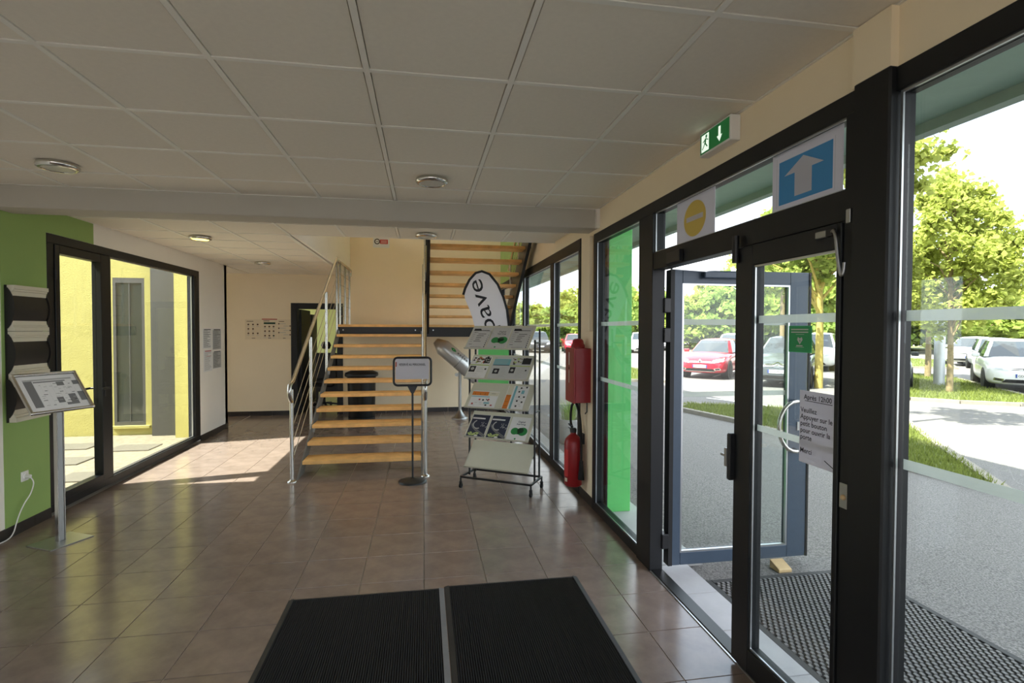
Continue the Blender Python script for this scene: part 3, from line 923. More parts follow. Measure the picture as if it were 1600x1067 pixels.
# ================================================================== SILVER DISPLAY CYLINDER on its stand
yc = 9.62
cyb = thing('display_cylinder', 'tilted silver cylinder with a conical open end on a steel post', 'display', (.66, yc, 0))
p0, p1 = Vector((.215, yc, 1.42)), Vector((1.02, yc, .72))
ax = (p1 - p0).normalized()
prof = [(.035, .0), (.055, -.012), (.058, .0), (.15, .20), (.155, .215), (.155, 1.0), (.12, 1.06), (0.0, 1.06)]
prof = [(.042, .03), (.056, .0), (.145, .17), (.152, .19), (.152, 1.02), (.11, 1.07), (0.0, 1.07)]
MB().lathe(prof, p0, 28, axis=ax).build('barrel', 'brushed_silver', cyb)
MB().lathe([(0, .024), (.0455, .024)], p0, 20, axis=ax).build('bore_shade', 'gasket', cyb)  # black disc standing in for the dark inside of the open end
MB().lathe([(.1535, .56), (.1535, .575)], p0, 28, axis=ax).build('band', 'steel_dull', cyb)
m = MB()
q = p0 + ax * .42 + Vector((0, -.1535, 0))
per = Vector((-ax.z, 0, ax.x))
if per.z < 0: per = -per
m.frame(q + per * .01, ax, per)
def on_barrel(mb, pts, mi):
    # wraps a flat outline round the barrel
    out = []
    for u, v in pts:
        a = v / .1535
        c = p0 + ax * (.42 + u)
        out.append(c + (Vector((0, -1, 0)) * math.cos(a) + per * math.sin(a)) * .1545)
    mb.add(out, [tuple(range(len(out)))], mi)
for k in range(8):
    t0, t1 = k / 8, (k + 1) / 8
    w0, w1 = .03 * math.sin(math.pi * t0) + .001, .03 * math.sin(math.pi * t1) + .001
    on_barrel(m, [(-.13 + .12 * t0, .10 - w0), (-.13 + .12 * t1, .10 - w1), (-.13 + .12 * t1, .10 + w1), (-.13 + .12 * t0, .10 + w0)], 0)
for k in range(5):
    on_barrel(m, [(.02 + .05 * k, .085), (.055 + .05 * k, .085), (.055 + .05 * k, .12), (.02 + .05 * k, .12)], 1)
m.build('logo', ['ink_green', 'ink_grey'], cyb, fix=False)
MB().cyl((.66, yc, .06), (.66, yc, 1.0), .028).build('post', 'steel_dull', cyb)
MB().lathe([(.15, 0), (.15, .015), (.11, .03), (.04, .13), (.03, .16)], (.66, yc, 0), 24).build('foot', 'steel_dull', cyb)
MB().cyl((.60, yc - .03, .80), (.60, yc + .03, .80), .035).build('clamp_knob', 'steel', cyb)

# ================================================================== FEATHER FLAG
FY = 6.55
def at(u, v, y):
    """the point of plane y seen at pixel (u, v) of the photograph: used to read sizes off"""
    d = _w + _rr * ((u - 800) / F_PX) - _uu * ((v - 533.5) / F_PX)
    return Vector((0, 0, EYE)) + d * (y / d.y)
edge = [(799, 600), (798.5, 545), (797, 510), (794, 484), (788, 463), (779, 443), (766, 427), (753, 422), (742, 425), (732, 436), (725, 450), (722, 460)]
left = [(726.5, 467), (733, 482), (738, 496), (742, 512), (746, 545), (749, 600)]
E3 = [at(u, v, FY) for u, v in edge]; L3 = [at(u, v, FY) for u, v in left]
flag = thing('feather_flag', 'white feather banner with black edge and lettering behind the brochure rack', 'banner', (E3[0].x, FY, 0))
inner = []
for i, p in enumerate(E3):
    d = (E3[min(i + 1, len(E3) - 1)] - E3[max(i - 1, 0)]).normalized()
    nrm = Vector((-d.z, 0, d.x))
    inner.append(p + nrm * (-.03 if False else .03))
# outline of the cloth
outl = [p for p in inner] + [L3[0]] + L3[1:]
ymid = Vector((0, .004, 0))
m = MB(); m.prism([p + Vector((0, -.004, 0)) for p in outl], (0, .006, 0)); m.build('cloth', 'flag_cloth', flag)
m = MB()
for i in range(len(E3) - 1):
    m.prism([E3[i] + Vector((0, -.006, 0)), E3[i + 1] + Vector((0, -.006, 0)), inner[i + 1] + Vector((0, -.006, 0)), inner[i] + Vector((0, -.006, 0))], (0, .01, 0))
m.build('pole_sleeve', 'flag_black', flag)
gl = MB(); gz0, gz1 = at(760, 600, FY).z, at(760, 541, FY).z
gl.box(L3[-2].x + .01, E3[1].x - .03, FY - .006, FY - .0045, gz0, gz1); gl.build('green_field', 'flag_green', flag)
m = MB()
e0, e1 = at(770, 530, FY), at(745, 447, FY)
ux = (e1 - e0).normalized(); uy = Vector((-ux.z, 0, ux.x))
if uy.x > 0: uy = -uy
m.frame(e0 + Vector((0, -.0052, 0)), ux, uy)
if m.n.y > 0: m.n = -m.n
sz = .285
m.text('apave', -.07, -.075, sz, 0, .0006, 'L', width=.83)
m.build('lettering', 'ink', flag, fix=False)
MB().tube([E3[0] + Vector((.0, 0, -.5 + .0)), E3[0]], .012).cyl((E3[0].x, FY, .02), (E3[0].x, FY, E3[0].z), .014).build('pole', 'black_metal', flag)
MB().bar((E3[0].x - .3, FY, .015), (E3[0].x + .3, FY, .015), .05, .02).bar((E3[0].x, FY - .3, .015), (E3[0].x, FY + .3, .015), .05, .02).cyl((E3[0].x, FY, .02), (E3[0].x, FY, .16), .022).build('cross_foot', 'steel_dull', flag, bevel=.003)

# ================================================================== BROCHURE RACK (local frame, turned)
RA = math.radians(-32)
rack = thing('brochure_rack', 'black wheeled brochure rack with five sloping grey shelves', 'rack', (.79, 5.32, 0), RA)
for s in (-1, 1):
    for y, zt in ((0.0, 1.53), (.14, 1.64)):
        MB().cyl((s * .365, y, .1), (s * .365, y, zt), .0105, n=10).build('upright', 'black_metal', rack, local=True)
    for z in (1.5, .8): MB().cyl((s * .365, .0, z), (s * .365, .14, z), .008, n=8).build('brace', 'black_metal', rack, local=True)
m = MB()
for a, b in (((-.385, -.16), (.385, -.16)), ((.385, -.16), (.385, .16)), ((.385, .16), (-.385, .16)), ((-.385, .16), (-.385, -.16))):
    m.bar((a[0], a[1], .115), (b[0], b[1], .115), .02, .02)
m.build('base_frame', 'black_metal', rack, local=True, bevel=.002)
for sx in (-1, 1):
    for sy in (-1, 1):
        c = MB().cyl((sx * .385, sy * .16, .05), (sx * .385, sy * .16, .11), .01, n=8)
        c = c.box(sx * .385 - .014, sx * .385 + .014, sy * .16 - .008, sy * .16 + .008, .03, .07).build('caster_fork', 'black_metal', rack, local=True)
        MB().cyl((sx * .385 - .011, sy * .16, .024), (sx * .385 + .011, sy * .16, .024), .024, n=14).build('wheel', 'rubber', c, local=True)
SH = [1.435, 1.13, .835, .53, .22]
SD, SA = .335, math.radians(44)
for k, z in enumerate(SH):
    m = MB()
    d = Vector((0, math.cos(SA), math.sin(SA)))
    n = Vector((0, -math.sin(SA), math.cos(SA)))
    p = Vector((0, -.155, z))
    m.obox(p + d * SD / 2, (.352, 0, 0), d * SD / 2, n * .004)
    m.obox(p + n * .008, (.352, 0, 0), d * .002, n * .012)
    m.build('shelf', 'rack_shelf', rack, local=True, bevel=.0015)
# the brochures: each a thing of its own lying on its shelf
def brochure(label, k, x, w, h, draw, off=.008, name='brochure', group='brochures on the rack', t=.003):
    R = Matrix.Rotation(RA, 4, 'Z'); R.translation = (.79, 5.32, 0)
    d = Vector((0, math.cos(SA), math.sin(SA))); n = Vector((0, -math.sin(SA), math.cos(SA)))
    O = R @ (Vector((x - w / 2, -.155, SH[k])) + d * off + n * (.0045 + t))
    ux = (R.to_3x3() @ Vector((1, 0, 0))); uy = (R.to_3x3() @ d)
    m = MB().frame(O, ux, uy); m.slab(0, 0, w, h, t)
    o = m.build(name, 'paper', None)
    tag(o, label, 'brochure', group)
    p = MB().frame(O, ux, uy); mats = draw(p, w, h)
    p.build('print', mats, o, fix=False)
    return o
def d_form(p, w, h):
    p.rect(.0, 0, w, h, 4, .0004)
    p.poly([(.012, h - .05), (w - .02, h - .05), (w - .02, h - .042), (.10, h - .042), (.085, h - .018), (.012, h - .018)], 0)
    for i, (a, b) in enumerate([(.03, .07), (.08, .17), (.07, .15), (.07, .13), (.07, .12), (.06, .14)]):
        v = h - .075 - .026 * i
        p.rect(a, v, b, v + (.007 if i else .005), 0)
        p.rect(.015, v - .004, .045, v, 1)
    p.rect(.02, .05, .055, .055, 0); p.rect(.05, .012, .17, .017, 1)
    for i in range(7):
        p.rect(w - .014, .01 + .028 * i, w - .004, .028 + .026 * i, 0)
    return ['ink', 'ink_grey', 'ink', 'ink', 'paper_grey']
def d_digital(p, w, h):
    p.rect(0, 0, w, h, 2, .0004)
    p.text('Digital', w * .56, h * .76, .030, 3, align='C', bold=True)
    p.text('learning', w * .56, h * .66, .030, 3, align='C', bold=True)
    p.rect(w * .40, h * .61, w * .74, h * .615, 4)
    p.disc(w * .33, h * .38, .042, 0, .0007); p.disc(w * .74, h * .38, .05, 0, .0007); p.rect(w * .33, h * .38 - .036, w * .74, h * .38 + .03, 0, .00075)
    p.disc(w * .62, h * .42, .034, 1, .0009); p.rect(w * .5, h * .27, w * .62, h * .42, 1, .0009)
    p.disc(w * .46, h * .055, .01, 5, .0009)
    return ['ink_green', 'ink_dark_green', 'paper', 'ink_navy', 'ink_grey', 'ink_green']
def d_digital_grey(p, w, h):
    a = d_digital(p, w, h); a[2] = 'paper_grey'; return a
def d_photos(p, w, h):
    p.rect(0, h * .62, w, h, 5, .0004)
    rn = random.Random(3)
    for i in range(34):
        u, v = rn.uniform(.01, w - .03), rn.uniform(h * .66, h * .95)
        s = rn.uniform(.008, .022)
        p.rect(u, v, u + s * 1.3, v + s, rn.choice([0, 0, 1, 2, 3]), .0006 + i * 1e-5)
    p.rect(w * .66, h * .68, w * .97, h * .96, 0, .0011)
    for i in range(10):
        u, v = rn.uniform(w * .68, w * .93), rn.uniform(h * .7, h * .92); p.rect(u, v, u + .012, v + .01, 4, .0013)
    p.rect(0, h * .57, w, h * .62, 2, .0006)
    p.rect(w * .04, h * .27, w * .36, h * .54, 0, .0006); p.disc(w * .2, h * .42, .02, 4, .0008)
    for i in range(6):
        p.rect(w * .42, h * (.28 + .04 * i), w * rn.uniform(.6, .82), h * (.29 + .04 * i), 4)
        p.rect(w * .04, h * (.04 + .035 * i), w * rn.uniform(.5, .9), h * (.048 + .035 * i), 4)
    p.rect(w * .84, h * .38, w * .93, h * .45, 0)
    return ['ink', 'ink_brown', 'ink_lime', 'ink_red', 'ink_pale', 'paper']
def d_double(p, w, h):
    p.rect(0, 0, w, h, 3, .0004)
    p.rect(.01, h * .62, w * .46, h * .9, 1, .0006); p.rect(.01, h * .93, .03, h * .96, 5); p.rect(.01, h * .60, w * .46, h * .63, 6, .0008)
    rn = random.Random(5)
    for i in range(4): p.rect(.02, h * (.67 + .05 * i), w * rn.uniform(.3, .42), h * (.682 + .05 * i), 4, .0009)
    for i in range(26):
        u, v = rn.uniform(w * .48, w * .93), rn.uniform(h * .66, h * .93); s = rn.uniform(.008, .02)
        p.rect(u, v, u + s * 1.3, v + s, rn.choice([0, 2, 5]), .0006 + i * 1e-5)
    p.rect(w * .76, h * .68, w * .98, h * .96, 0, .0011)
    p.rect(w * .48, h * .57, w, h * .62, 7, .0006)
    p.rect(w * .08, h * .22, w * .24, h * .46, 0, .0006); p.disc(w * .16, h * .34, .016, 4, .0008)
    p.rect(w * .5, h * .27, w * .64, h * .54, 0, .0006); p.disc(w * .57, h * .4, .016, 4, .0008)
    for i in range(9):
        p.rect(w * .27, h * (.1 + .05 * i), w * rn.uniform(.38, .45), h * (.11 + .05 * i), 4)
        p.rect(w * .67, h * (.1 + .045 * i), w * rn.uniform(.75, .95), h * (.11 + .045 * i), 4)
    p.rect(w * .9, h * .38, w * .94, h * .44, 0)
    return ['ink', 'ink_cyan', 'ink_brown', 'paper_grey', 'ink_pale', 'ink_lime', 'ink_navy', 'ink_lime']
def d_orange_land(p, w, h):
    p.rect(.0, h * .72, w * .62, h * .96, 0); p.rect(w * .62, h * .72, w, h * .96, 4, .0005); p.rect(0, h * .62, w * .7, h * .67, 5)
    rn = random.Random(8)
    p.text('APAVE', w * .72, h * .83, .016, 1)
    for u in (.1, .3, .48): p.rect(w * u, h * .74, w * u + .004, h * .86, 3, .0009)
    for u, v in ((.32, .42), (.46, .4), (.66, .44), (.62, .1), (.82, .1), (.1, .15)): p.rect(w * u, h * v, w * u + .02, h * v + .018, 2 if rn.random() < .4 else 1)
    p.poly([(w * .58, h * .5), (w * .6, h * .53), (w * .72, h * .38), (w * .7, h * .36)], 1)
    p.rect(w * .55, h * .22, w * .76, h * .32, 5)
    for i in range(7):
        u, v = rn.uniform(.02, w * .8), rn.uniform(.01, h * .3); p.rect(u, v, u + .03, v + .004, 6)
    return ['ink_orange', 'ink', 'ink_red', 'ink_brown', 'holder_white', 'ink_cyan', 'ink_pale']
def d_orange_port(p, w, h):
    p.rect(.006, 0, w * .27, h * .6, 0); p.rect(.006, h * .6, w * .27, h, 4, .0005); p.rect(w * .34, 0, w * .44, h, 5, .0005)
    rn = random.Random(9)
    for v in (.12, .3, .55): p.rect(.01, h * v, w * .26, h * v + .003, 3, .0009)
    for u, v in ((.6, .88), (.85, .92), (.55, .72), (.62, .5), (.85, .5), (.58, .32), (.82, .28), (.6, .1)): p.rect(w * u, h * v, w * u + .018, h * v + .02, 1)
    p.rect(w * .7, h * .66, w * .84, h * .82, 5)
    for i in range(10):
        u, v = rn.uniform(w * .48, w * .8), rn.uniform(.02, h * .95); p.rect(u, v, u + .025, v + .004, 6)
    return ['ink_orange', 'ink', 'ink_red', 'ink_brown', 'holder_white', 'ink_cyan', 'ink_pale']
def d_road(p, w, h):
    p.rect(.004, .004, w - .004, h - .004, 0, .0005)
    p.rect(.01, h * .79, w * .75, h * .85, 1); p.rect(.01, h * .87, w * .5, h * .885, 2)
    for i in range(9):
        t0, t1 = i / 9, (i + 1) / 9
        f = lambda t: (w * (.08 + .95 * t), h * (.58 - .52 * t ** .7))
        (a, b), (c, d_) = f(t0), f(t1)
        p.poly([(a, b - .02), (c, d_ - .02), (c, d_ + .012), (a, b + .012)], 2, .0008)
        p.poly([(a, b - .005), (c, d_ - .005), (c, d_ - .002), (a, b - .002)], 0, .001)
    for i in range(10):
        t0, t1 = math.radians(120 + 20 * i), math.radians(140 + 20 * i)
        if t1 > math.radians(300): break
        cx, cy = w * .45, h * .55
        p.poly([(cx + .06 * math.cos(t0), cy + .06 * math.sin(t0)), (cx + .06 * math.cos(t1), cy + .06 * math.sin(t1)), (cx + .046 * math.cos(t1), cy + .046 * math.sin(t1)), (cx + .046 * math.cos(t0), cy + .046 * math.sin(t0))], 4, .0009)
    rn = random.Random(4)
    for i in range(26):
        u, v = rn.uniform(.01, w * .6), rn.uniform(.01, h * .17); p.rect(u, v, u + .02, v + .012, 3, .0007 + 1e-5 * i)
    for i in range(12):
        u, v = rn.uniform(w * .6, w * .92), rn.uniform(h * .4, h * .72); p.rect(u, v, u + .009, v + .005, 1, .0007)
    p.disc(w * .55, .014, .022, 1, .0013, ry=.008)
    return ['ink_navy', 'paper', 'ink_grey', 'ink_lime', 'ink_pale']
brochure('printed form with black tab on the left of the top shelf', 0, -.232, .212, .297, d_form)
brochure('grey brochure with green blob in the middle of the top shelf', 0, -.005, .205, .297, d_digital_grey)
brochure('printed form with black tab on the right of the top shelf', 0, .222, .212, .297, d_form)
brochure('leaflet with photo strip at the left of the second shelf', 1, -.235, .215, .297, d_photos)
brochure('wide leaflet with a blue panel and photos on the second shelf', 1, .115, .42, .297, d_double)
brochure('landscape leaflet with an orange banner on the middle shelf', 2, -.165, .297, .21, d_orange_land)
brochure('upright leaflet with an orange side strip on the middle shelf', 2, .175, .225, .297, d_orange_port)
brochure('dark road-photo brochure at the left of the fourth shelf', 3, -.235, .205, .28, d_road)
brochure('dark road-photo brochure in the middle of the fourth shelf', 3, -.01, .205, .28, d_road)
brochure('white brochure with green blob on the right of the fourth shelf', 3, .215, .205, .28, d_digital)
# ================================================================== STAFF-ONLY SIGN on a pole
sg = thing('sign_stand', 'black pole stand with a rounded sign frame in front of the stairs', 'sign stand', (-.115, 5.68, 0))
MB().lathe([(.15, 0), (.15, .012), (.12, .022), (.04, .034), (.012, .045)], (-.115, 5.68, 0), 28).build('base', 'black_plastic', sg)
MB().cyl((-.115, 5.68, .03), (-.115, 5.68, .97), .011).build('pole', 'black_metal', sg)
MB().prism([(-.175, 5.672, 1.04), (-.055, 5.672, 1.04), (-.10, 5.672, .95), (-.13, 5.672, .95)], (0, .018, 0)).build('neck', 'black_plastic', sg, bevel=.003)
x0, x1, z0, z1, r = -.31, .08, 1.035, 1.33, .04
ring = []
for cx, cz, a0 in ((x1 - r, z1 - r, 0), (x0 + r, z1 - r, 90), (x0 + r, z0 + r, 180), (x1 - r, z0 + r, 270)):
    for k in range(5):
        a = math.radians(a0 + 22.5 * k); ring.append((cx + r * math.cos(a), 5.68, cz + r * math.sin(a)))
MB().tube(ring, .012, 8, closed=True).build('frame', 'black_plastic', sg)
m = MB().frame((0, 5.68, 0), (1, 0, 0), (0, 0, 1)); m.slab(x0 + .01, z0 + .01, x1 - .01, z1 - .01, .003, r=.03)
m.build('clear_panel', 'clear_film', sg)
m = MB().frame((0, 5.676, 0), (1, 0, 0), (0, 0, 1)); m.slab(x0 + .018, z0 + .065, x1 - .022, z1 - .012, .0015)
sh = m.build('paper_sheet', 'sheet_white', sg)
m = MB().frame((0, 5.675, 0), (1, 0, 0), (0, 0, 1))
m.text('RÉSERVÉ AU PERSONNEL', (x0 + x1) / 2, 1.245, .034, 0, .0006, 'C', bold=True, width=.275)
m.rect(x0 + .018, 1.235, x0 + .03, 1.285, 1)
m.build('lettering', ['ink', 'ink_red'], sg, fix=False)

# ================================================================== INFORMATION STAND by the green wall
IA = math.radians(63)
inf = thing('information_stand', 'steel floor stand with a tilted framed timetable beside the patio door', 'display stand', (-2.74, 4.5, 0), IA)
MB().box(-.15, .15, -.135, .135, 0, .008).build('base_plate', 'steel_dull', inf, local=True, bevel=.002)
m = MB().box(-.019, .019, -.014, .014, .008, 1.02)
m.build('pole', 'steel_dull', inf, local=True, bevel=.003)
for s in (-1, 1): MB().box(min(s * .019, s * .026), max(s * .019, s * .026), -.018, .018, .008, 1.0).build('pole_edge', 'steel', inf, local=True)
T = math.radians(52)
d = Vector((0, math.cos(T), math.sin(T))); n = Vector((0, -math.sin(T), math.cos(T)))
c0 = Vector((-.03, .0, 1.15))
MB().bar((0, .0, 1.0), (0, .0, 1.12), .04, .02).build('neck', 'steel_dull', inf, local=True)
m = MB()
W2, H2 = .205, .168
m.frame(c0 - Vector((1, 0, 0)) * W2 - d * H2, (1, 0, 0), d); m.slab(0, 0, 2 * W2, 2 * H2, .012)
tr = m.build('tray_back', 'steel_dull', inf, local=True, bevel=.003)
m = MB()
o_ = c0 + n * .004
cs = [o_ + Vector((sx * W2, 0, 0)) + d * (sy * H2) for sx, sy in ((-1, -1), (1, -1), (1, 1), (-1, 1))]
for i in range(4):
    m.cyl(cs[i], cs[(i + 1) % 4], .0125, n=10)
m.build('snap_frame', 'steel', inf, local=True)
m = MB()
for p in cs: m.lathe([(0, -.014), (.011, -.01), (.0145, 0), (.011, .01), (0, .014)], p, 10)
m.build('corner_cap', 'chrome', inf, local=True)
m = MB().frame(c0 - Vector((W2 - .014, 0, 0)) - d * (H2 - .014) + n * .002, (1, 0, 0), d)
w, h = 2 * W2 - .028, 2 * H2 - .028
m.rect(0, 0, w, h, 0, .0)
m.rect(.03, .03, .085, h - .045, 1, .0005); m.rect(.03, h - .045, w - .03, h - .03, 2, .0005); m.rect(.09, h - .062, w - .08, h - .052, 1, .0006)
for u, v, a, b in ((.235, h - .1, .285, h - .065), (.345, h - .1, .395, h - .062), (.19, .055, .235, .105), (.275, .05, .325, .125), (.345, .055, .40, .14), (.24, .03, .325, .05)):
    m.rect(u, v, a, b, 1, .0006)
rn = random.Random(2)
for i in range(34):
    u, v = rn.uniform(.095, w - .06), rn.uniform(.035, h - .08); m.rect(u, v, u + rn.uniform(.012, .03), v + .004, 3 if rn.random() < .3 else 2, .0008)
for i in range(9): m.rect(.09 + .036 * i, .03, .0906 + .036 * i, h - .05, 2, .0004)
m.build('timetable_sheet', ['paper', 'ink_grey', 'ink_pale', 'ink'], inf, local=True, fix=False)

# ================================================================== WAVE-SHAPED MAGAZINE HOLDER on the green wall
mh = thing('magazine_holder', 'black and white wall magazine holder on the green wall', 'magazine rack', (LX, 4.83, .9))
y0, y1 = 4.63, 5.02
XW = LX + .004
bars = [(1.885, 1.966, True, False), (1.525, 1.69, True, True), (1.175, 1.34, True, True), (.90, .995, False, True)]
MB().box(XW, XW + .012, y0, y1, .9, 1.966).build('back_plate', 'holder_black', mh)
for i in range(3):
    za, zb = (1.69, 1.885) if i == 0 else ((1.34, 1.525) if i == 1 else (.995, 1.175))
    m = MB(); n_ = 8
    pr = []
    for k in range(n_ + 1):
        t = k / n_; pr.append((XW + .03 + .035 * math.sin(math.pi * t), za - .03 + (zb - za + .06) * t))
    vs = [(x, y0 + .012, z) for x, z in pr] + [(x, y1 - .012, z) for x, z in pr]
    m.add(vs, [(k, k + 1, n_ + 2 + k, n_ + 1 + k) for k in range(n_)], 0, True)
    m.add([(x - .004, y, z) for x, y, z in vs], [(k, n_ + 1 + k, n_ + 2 + k, k + 1) for k in range(n_)], 0, True)
    m.build('pocket_front', 'holder_black', mh, fix=False)
    for ya in (y0 - .004, y1 - .004):
        side = [(XW + .01, ya, za - .06)]
        for k in range(13):
            t = k / 12; side.append((XW + .022 + .052 * math.sin(math.pi * t) ** .8, ya, za - .06 + (zb - za + .12) * t))
        side.append((XW + .01, ya, zb + .06))
        MB().prism(side, (0, .008, 0)).build('side_cheek', 'holder_black', mh)
for z0, z1, up_, dn_ in bars:
    m = MB()
    zz = [(z0, z1)] if not (up_ and dn_) else [(z0, (z0 + z1) / 2 - .0015), ((z0 + z1) / 2 + .0015, z1)]
    for q, (a, b) in enumerate(zz):
        top_piece = (q == 1) or (len(zz) == 1 and dn_)
        hh = b - a
        if len(zz) == 1: top_piece = dn_
        # moulding profile (x out, z)
        pf = [(0, a), (.05, a), (.05, a + .35 * hh), (.04, a + .42 * hh), (.04, a + .55 * hh), (.032, a + .62 * hh), (.03, b), (0, b)]
        if not top_piece: pf = [(0, b), (.05, b), (.05, b - .35 * hh), (.04, b - .42 * hh), (.04, b - .55 * hh), (.032, b - .62 * hh), (.03, a), (0, a)]
        m.prism([(XW + .015 + x, y0 + .006, z) for x, z in pf], (0, y1 - y0 - .012, 0))
    m.build('moulding', 'holder_white', mh)

# ================================================================== SOCKET AND CORD
so = thing('wall_socket', 'white power socket low on the green wall', 'socket', (LX, 4.80, .44))
MB().box(LX + .004, LX + .012, 4.76, 4.84, .40, .48).build('plate', 'plastic_white', so, bevel=.003)
MB().lathe([(.026, 0), (.026, .004), (.021, .006)], (LX + .012, 4.80, .44), 20, axis=(1, 0, 0)).build('insert', 'plastic_white', so)
co = thing('power_cord', 'white plug and cord hanging from the wall socket', 'cord', (LX + .05, 4.6, 0))
MB().cyl((LX + .013, 4.80, .44), (LX + .05, 4.80, .435), .019, .015, n=14).build('plug', 'plastic_white', co)
pts = [(LX + .05, 4.80, .43), (LX + .07, 4.80, .38), (LX + .06, 4.78, .30), (LX + .045, 4.74, .24), (LX + .035, 4.70, .17), (LX + .03, 4.67, .10), (LX + .03, 4.64, .04), (LX + .03, 4.58, .008), (LX + .02, 4.45, .006), (LX + .05, 4.2, .006), (LX + .06, 3.8, .006)]
def smooth_path(p, k=6):
    p = [Vector(q) for q in p]; out = []
    for i in range(len(p) - 1):
        a, b, c, e = p[max(i - 1, 0)], p[i], p[i + 1], p[min(i + 2, len(p) - 1)]
        for j in range(k):
            t = j / k
            out.append(.5 * ((2 * b) + (c - a) * t + (2 * a - 5 * b + 4 * c - e) * t * t + (3 * b - a - 3 * c + e) * t ** 3))
    return out + [p[-1]]
MB().tube(smooth_path(pts), .0045, 8).build('cable', 'plastic_white', co)

# ================================================================== DOOR MATS
def doormat(label, x0, x1, y0, y1, el, er):
    t = thing('door_mat', label, 'mat', ((x0 + x1) / 2, (y0 + y1) / 2, 0), 0, 'black ribbed entrance mats')
    MB().box(x0 + .02, x1 - .02, y0, y1, 0.0005, .005).build('backing', 'mat_black', t)
    m = MB(); p = .0115; x = x0 + .03
    while x < x1 - .035:
        m.add([(x, y0, .005), (x + .0075, y0, .005), (x + .0045, y0, .0105), (x + .003, y0, .0105), (x, y1 - .02, .005), (x + .0075, y1 - .02, .005), (x + .0045, y1 - .02, .0105), (x + .003, y1 - .02, .0105)],
              [(0, 1, 2, 3), (7, 6, 5, 4), (0, 4, 5, 1), (1, 5, 6, 2), (2, 6, 7, 3), (3, 7, 4, 0)])
        x += p
    m.build('ribs', 'mat_black', t, kind='stuff')
    MB().prism([(x0, y0, .0005), (x0 + .03, y0, .0005), (x0 + .03, y0, .010), (x0 + .004, y0, .003)], (0, y1 - y0, 0)).build('edge', el, t)
    MB().prism([(x1, y0, .0005), (x1 - .03, y0, .0005), (x1 - .03, y0, .010), (x1 - .004, y0, .003)], (0, y1 - y0, 0)).build('edge', er, t)
    MB().prism([(x0 + .03, y1, .0005), (x0 + .03, y1 - .02, .0005), (x0 + .03, y1 - .02, .010), (x0 + .03, y1 - .003, .003)], (x1 - x0 - .06, 0, 0)).build('edge', 'mat_edge_dark', t)
doormat('black ribbed mat on the tiles, left one of the pair', -.80, .125, 1.0, 3.295, 'mat_edge_dark', 'mat_edge')
doormat('black ribbed mat on the tiles, right one nearer the glass', .128, 1.0, 1.0, 3.315, 'mat_edge_dark', 'mat_edge_dark')

# ================================================================== FIRE EQUIPMENT on the pillar
fc = thing('fire_cabinet', 'red metal alarm cabinet with beacon on the pillar', 'alarm box', (RX, 4.79, .94))
MB().box(RX - .15, RX, 4.66, 4.94, .955, 1.46).build('body', 'red_paint', fc, bevel=.004)
dr = MB().box(RX - .165, RX - .15, 4.655, 4.945, .95, 1.465).build('door', 'red_paint', fc, bevel=.003)
m = MB().frame((RX - .1655, 4.90, 1.0), (0, -1, 0), (0, 0, 1))
m.rect(.07, .30, .095, .42, 0); m.rect(.065, .26, .10, .28, 1); m.rect(.07, .13, .095, .25, 2)
m.build('door_label', ['paper', 'ink', 'paper_grey'], dr, fix=False)
MB().lathe([(.065, 0), (.065, .03), (.055, .04), (.05, .07), (.038, .085), (0, .09)], (RX - .085, 4.80, 1.46), 24).build('beacon', 'red_paint', fc)
MB().tube([(RX - .012, 4.74, .95), (RX - .012, 4.74, .86), (RX - .03, 4.74, .84)], .006, 8).build('cable_hook', 'black_metal', fc)

fe = thing('fire_extinguisher', 'red fire extinguisher with black hose below the alarm cabinet', 'fire extinguisher', (RX - .105, 4.87, .13))
ex, ey, ez = RX - .105, 4.87, .13
MB().lathe([(.0, 0), (.07, .0), (.085, .015), (.085, .42), (.075, .455), (.045, .485), (.028, .50), (.028, .52)], (ex, ey, ez), 28).build('cylinder', 'red_paint', fe)
MB().lathe([(.032, .515), (.034, .545), (.02, .56)], (ex, ey, ez), 18).build('valve', 'black_metal', fe)
MB().bar((ex - .02, ey - .02, ez + .57), (ex - .02, ey + .08, ez + .585), .02, .012).bar((ex - .02, ey - .01, ez + .55), (ex - .02, ey + .07, ez + .55), .02, .01).build('lever', 'black_metal', fe, bevel=.002)
MB().tube(smooth_path([(ex, ey + .02, ez + .545), (ex - .01, ey + .06, ez + .62), (ex, ey + .055, ez + .76), (ex + .02, ey + .0, ez + .80), (ex + .04, ey - .06, ez + .70), (ex + .05, ey - .09, ez + .5), (ex + .05, ey - .10, ez + .25)]), .012, 10).build('hose', 'rubber', fe)
MB().cyl((ex + .05, ey - .10, ez + .26), (ex + .05, ey - .10, ez + .08), .018, .03, n=14).build('horn', 'rubber', fe)
m = MB()
vs = []
for k in range(7):
    a = math.pi + math.radians(-40 + 80 * k / 6)
    for z in (.10, .36): vs.append((ex + .0862 * math.cos(a), ey + .0862 * math.sin(a), ez + z))
m.add(vs, [(2 * k, 2 * k + 2, 2 * k + 3, 2 * k + 1) for k in range(6)], 0, True)
m.build('instruction_label', 'red_label', fe, fix=False)
m = MB()
vs = []
for k in range(3):
    a = math.pi + math.radians(10 + 12 * k)
    for z in (.05, .085): vs.append((ex + .0866 * math.cos(a), ey + .0866 * math.sin(a), ez + z))
m.add(vs, [(2 * k, 2 * k + 2, 2 * k + 3, 2 * k + 1) for k in range(2)], 0, True)
m.build('seal_label', 'holder_white', fe, fix=False)
MB().box(RX - .02, RX, ey - .03, ey + .03, ez + .40, ez + .50).build('wall_bracket', 'black_metal', fe)

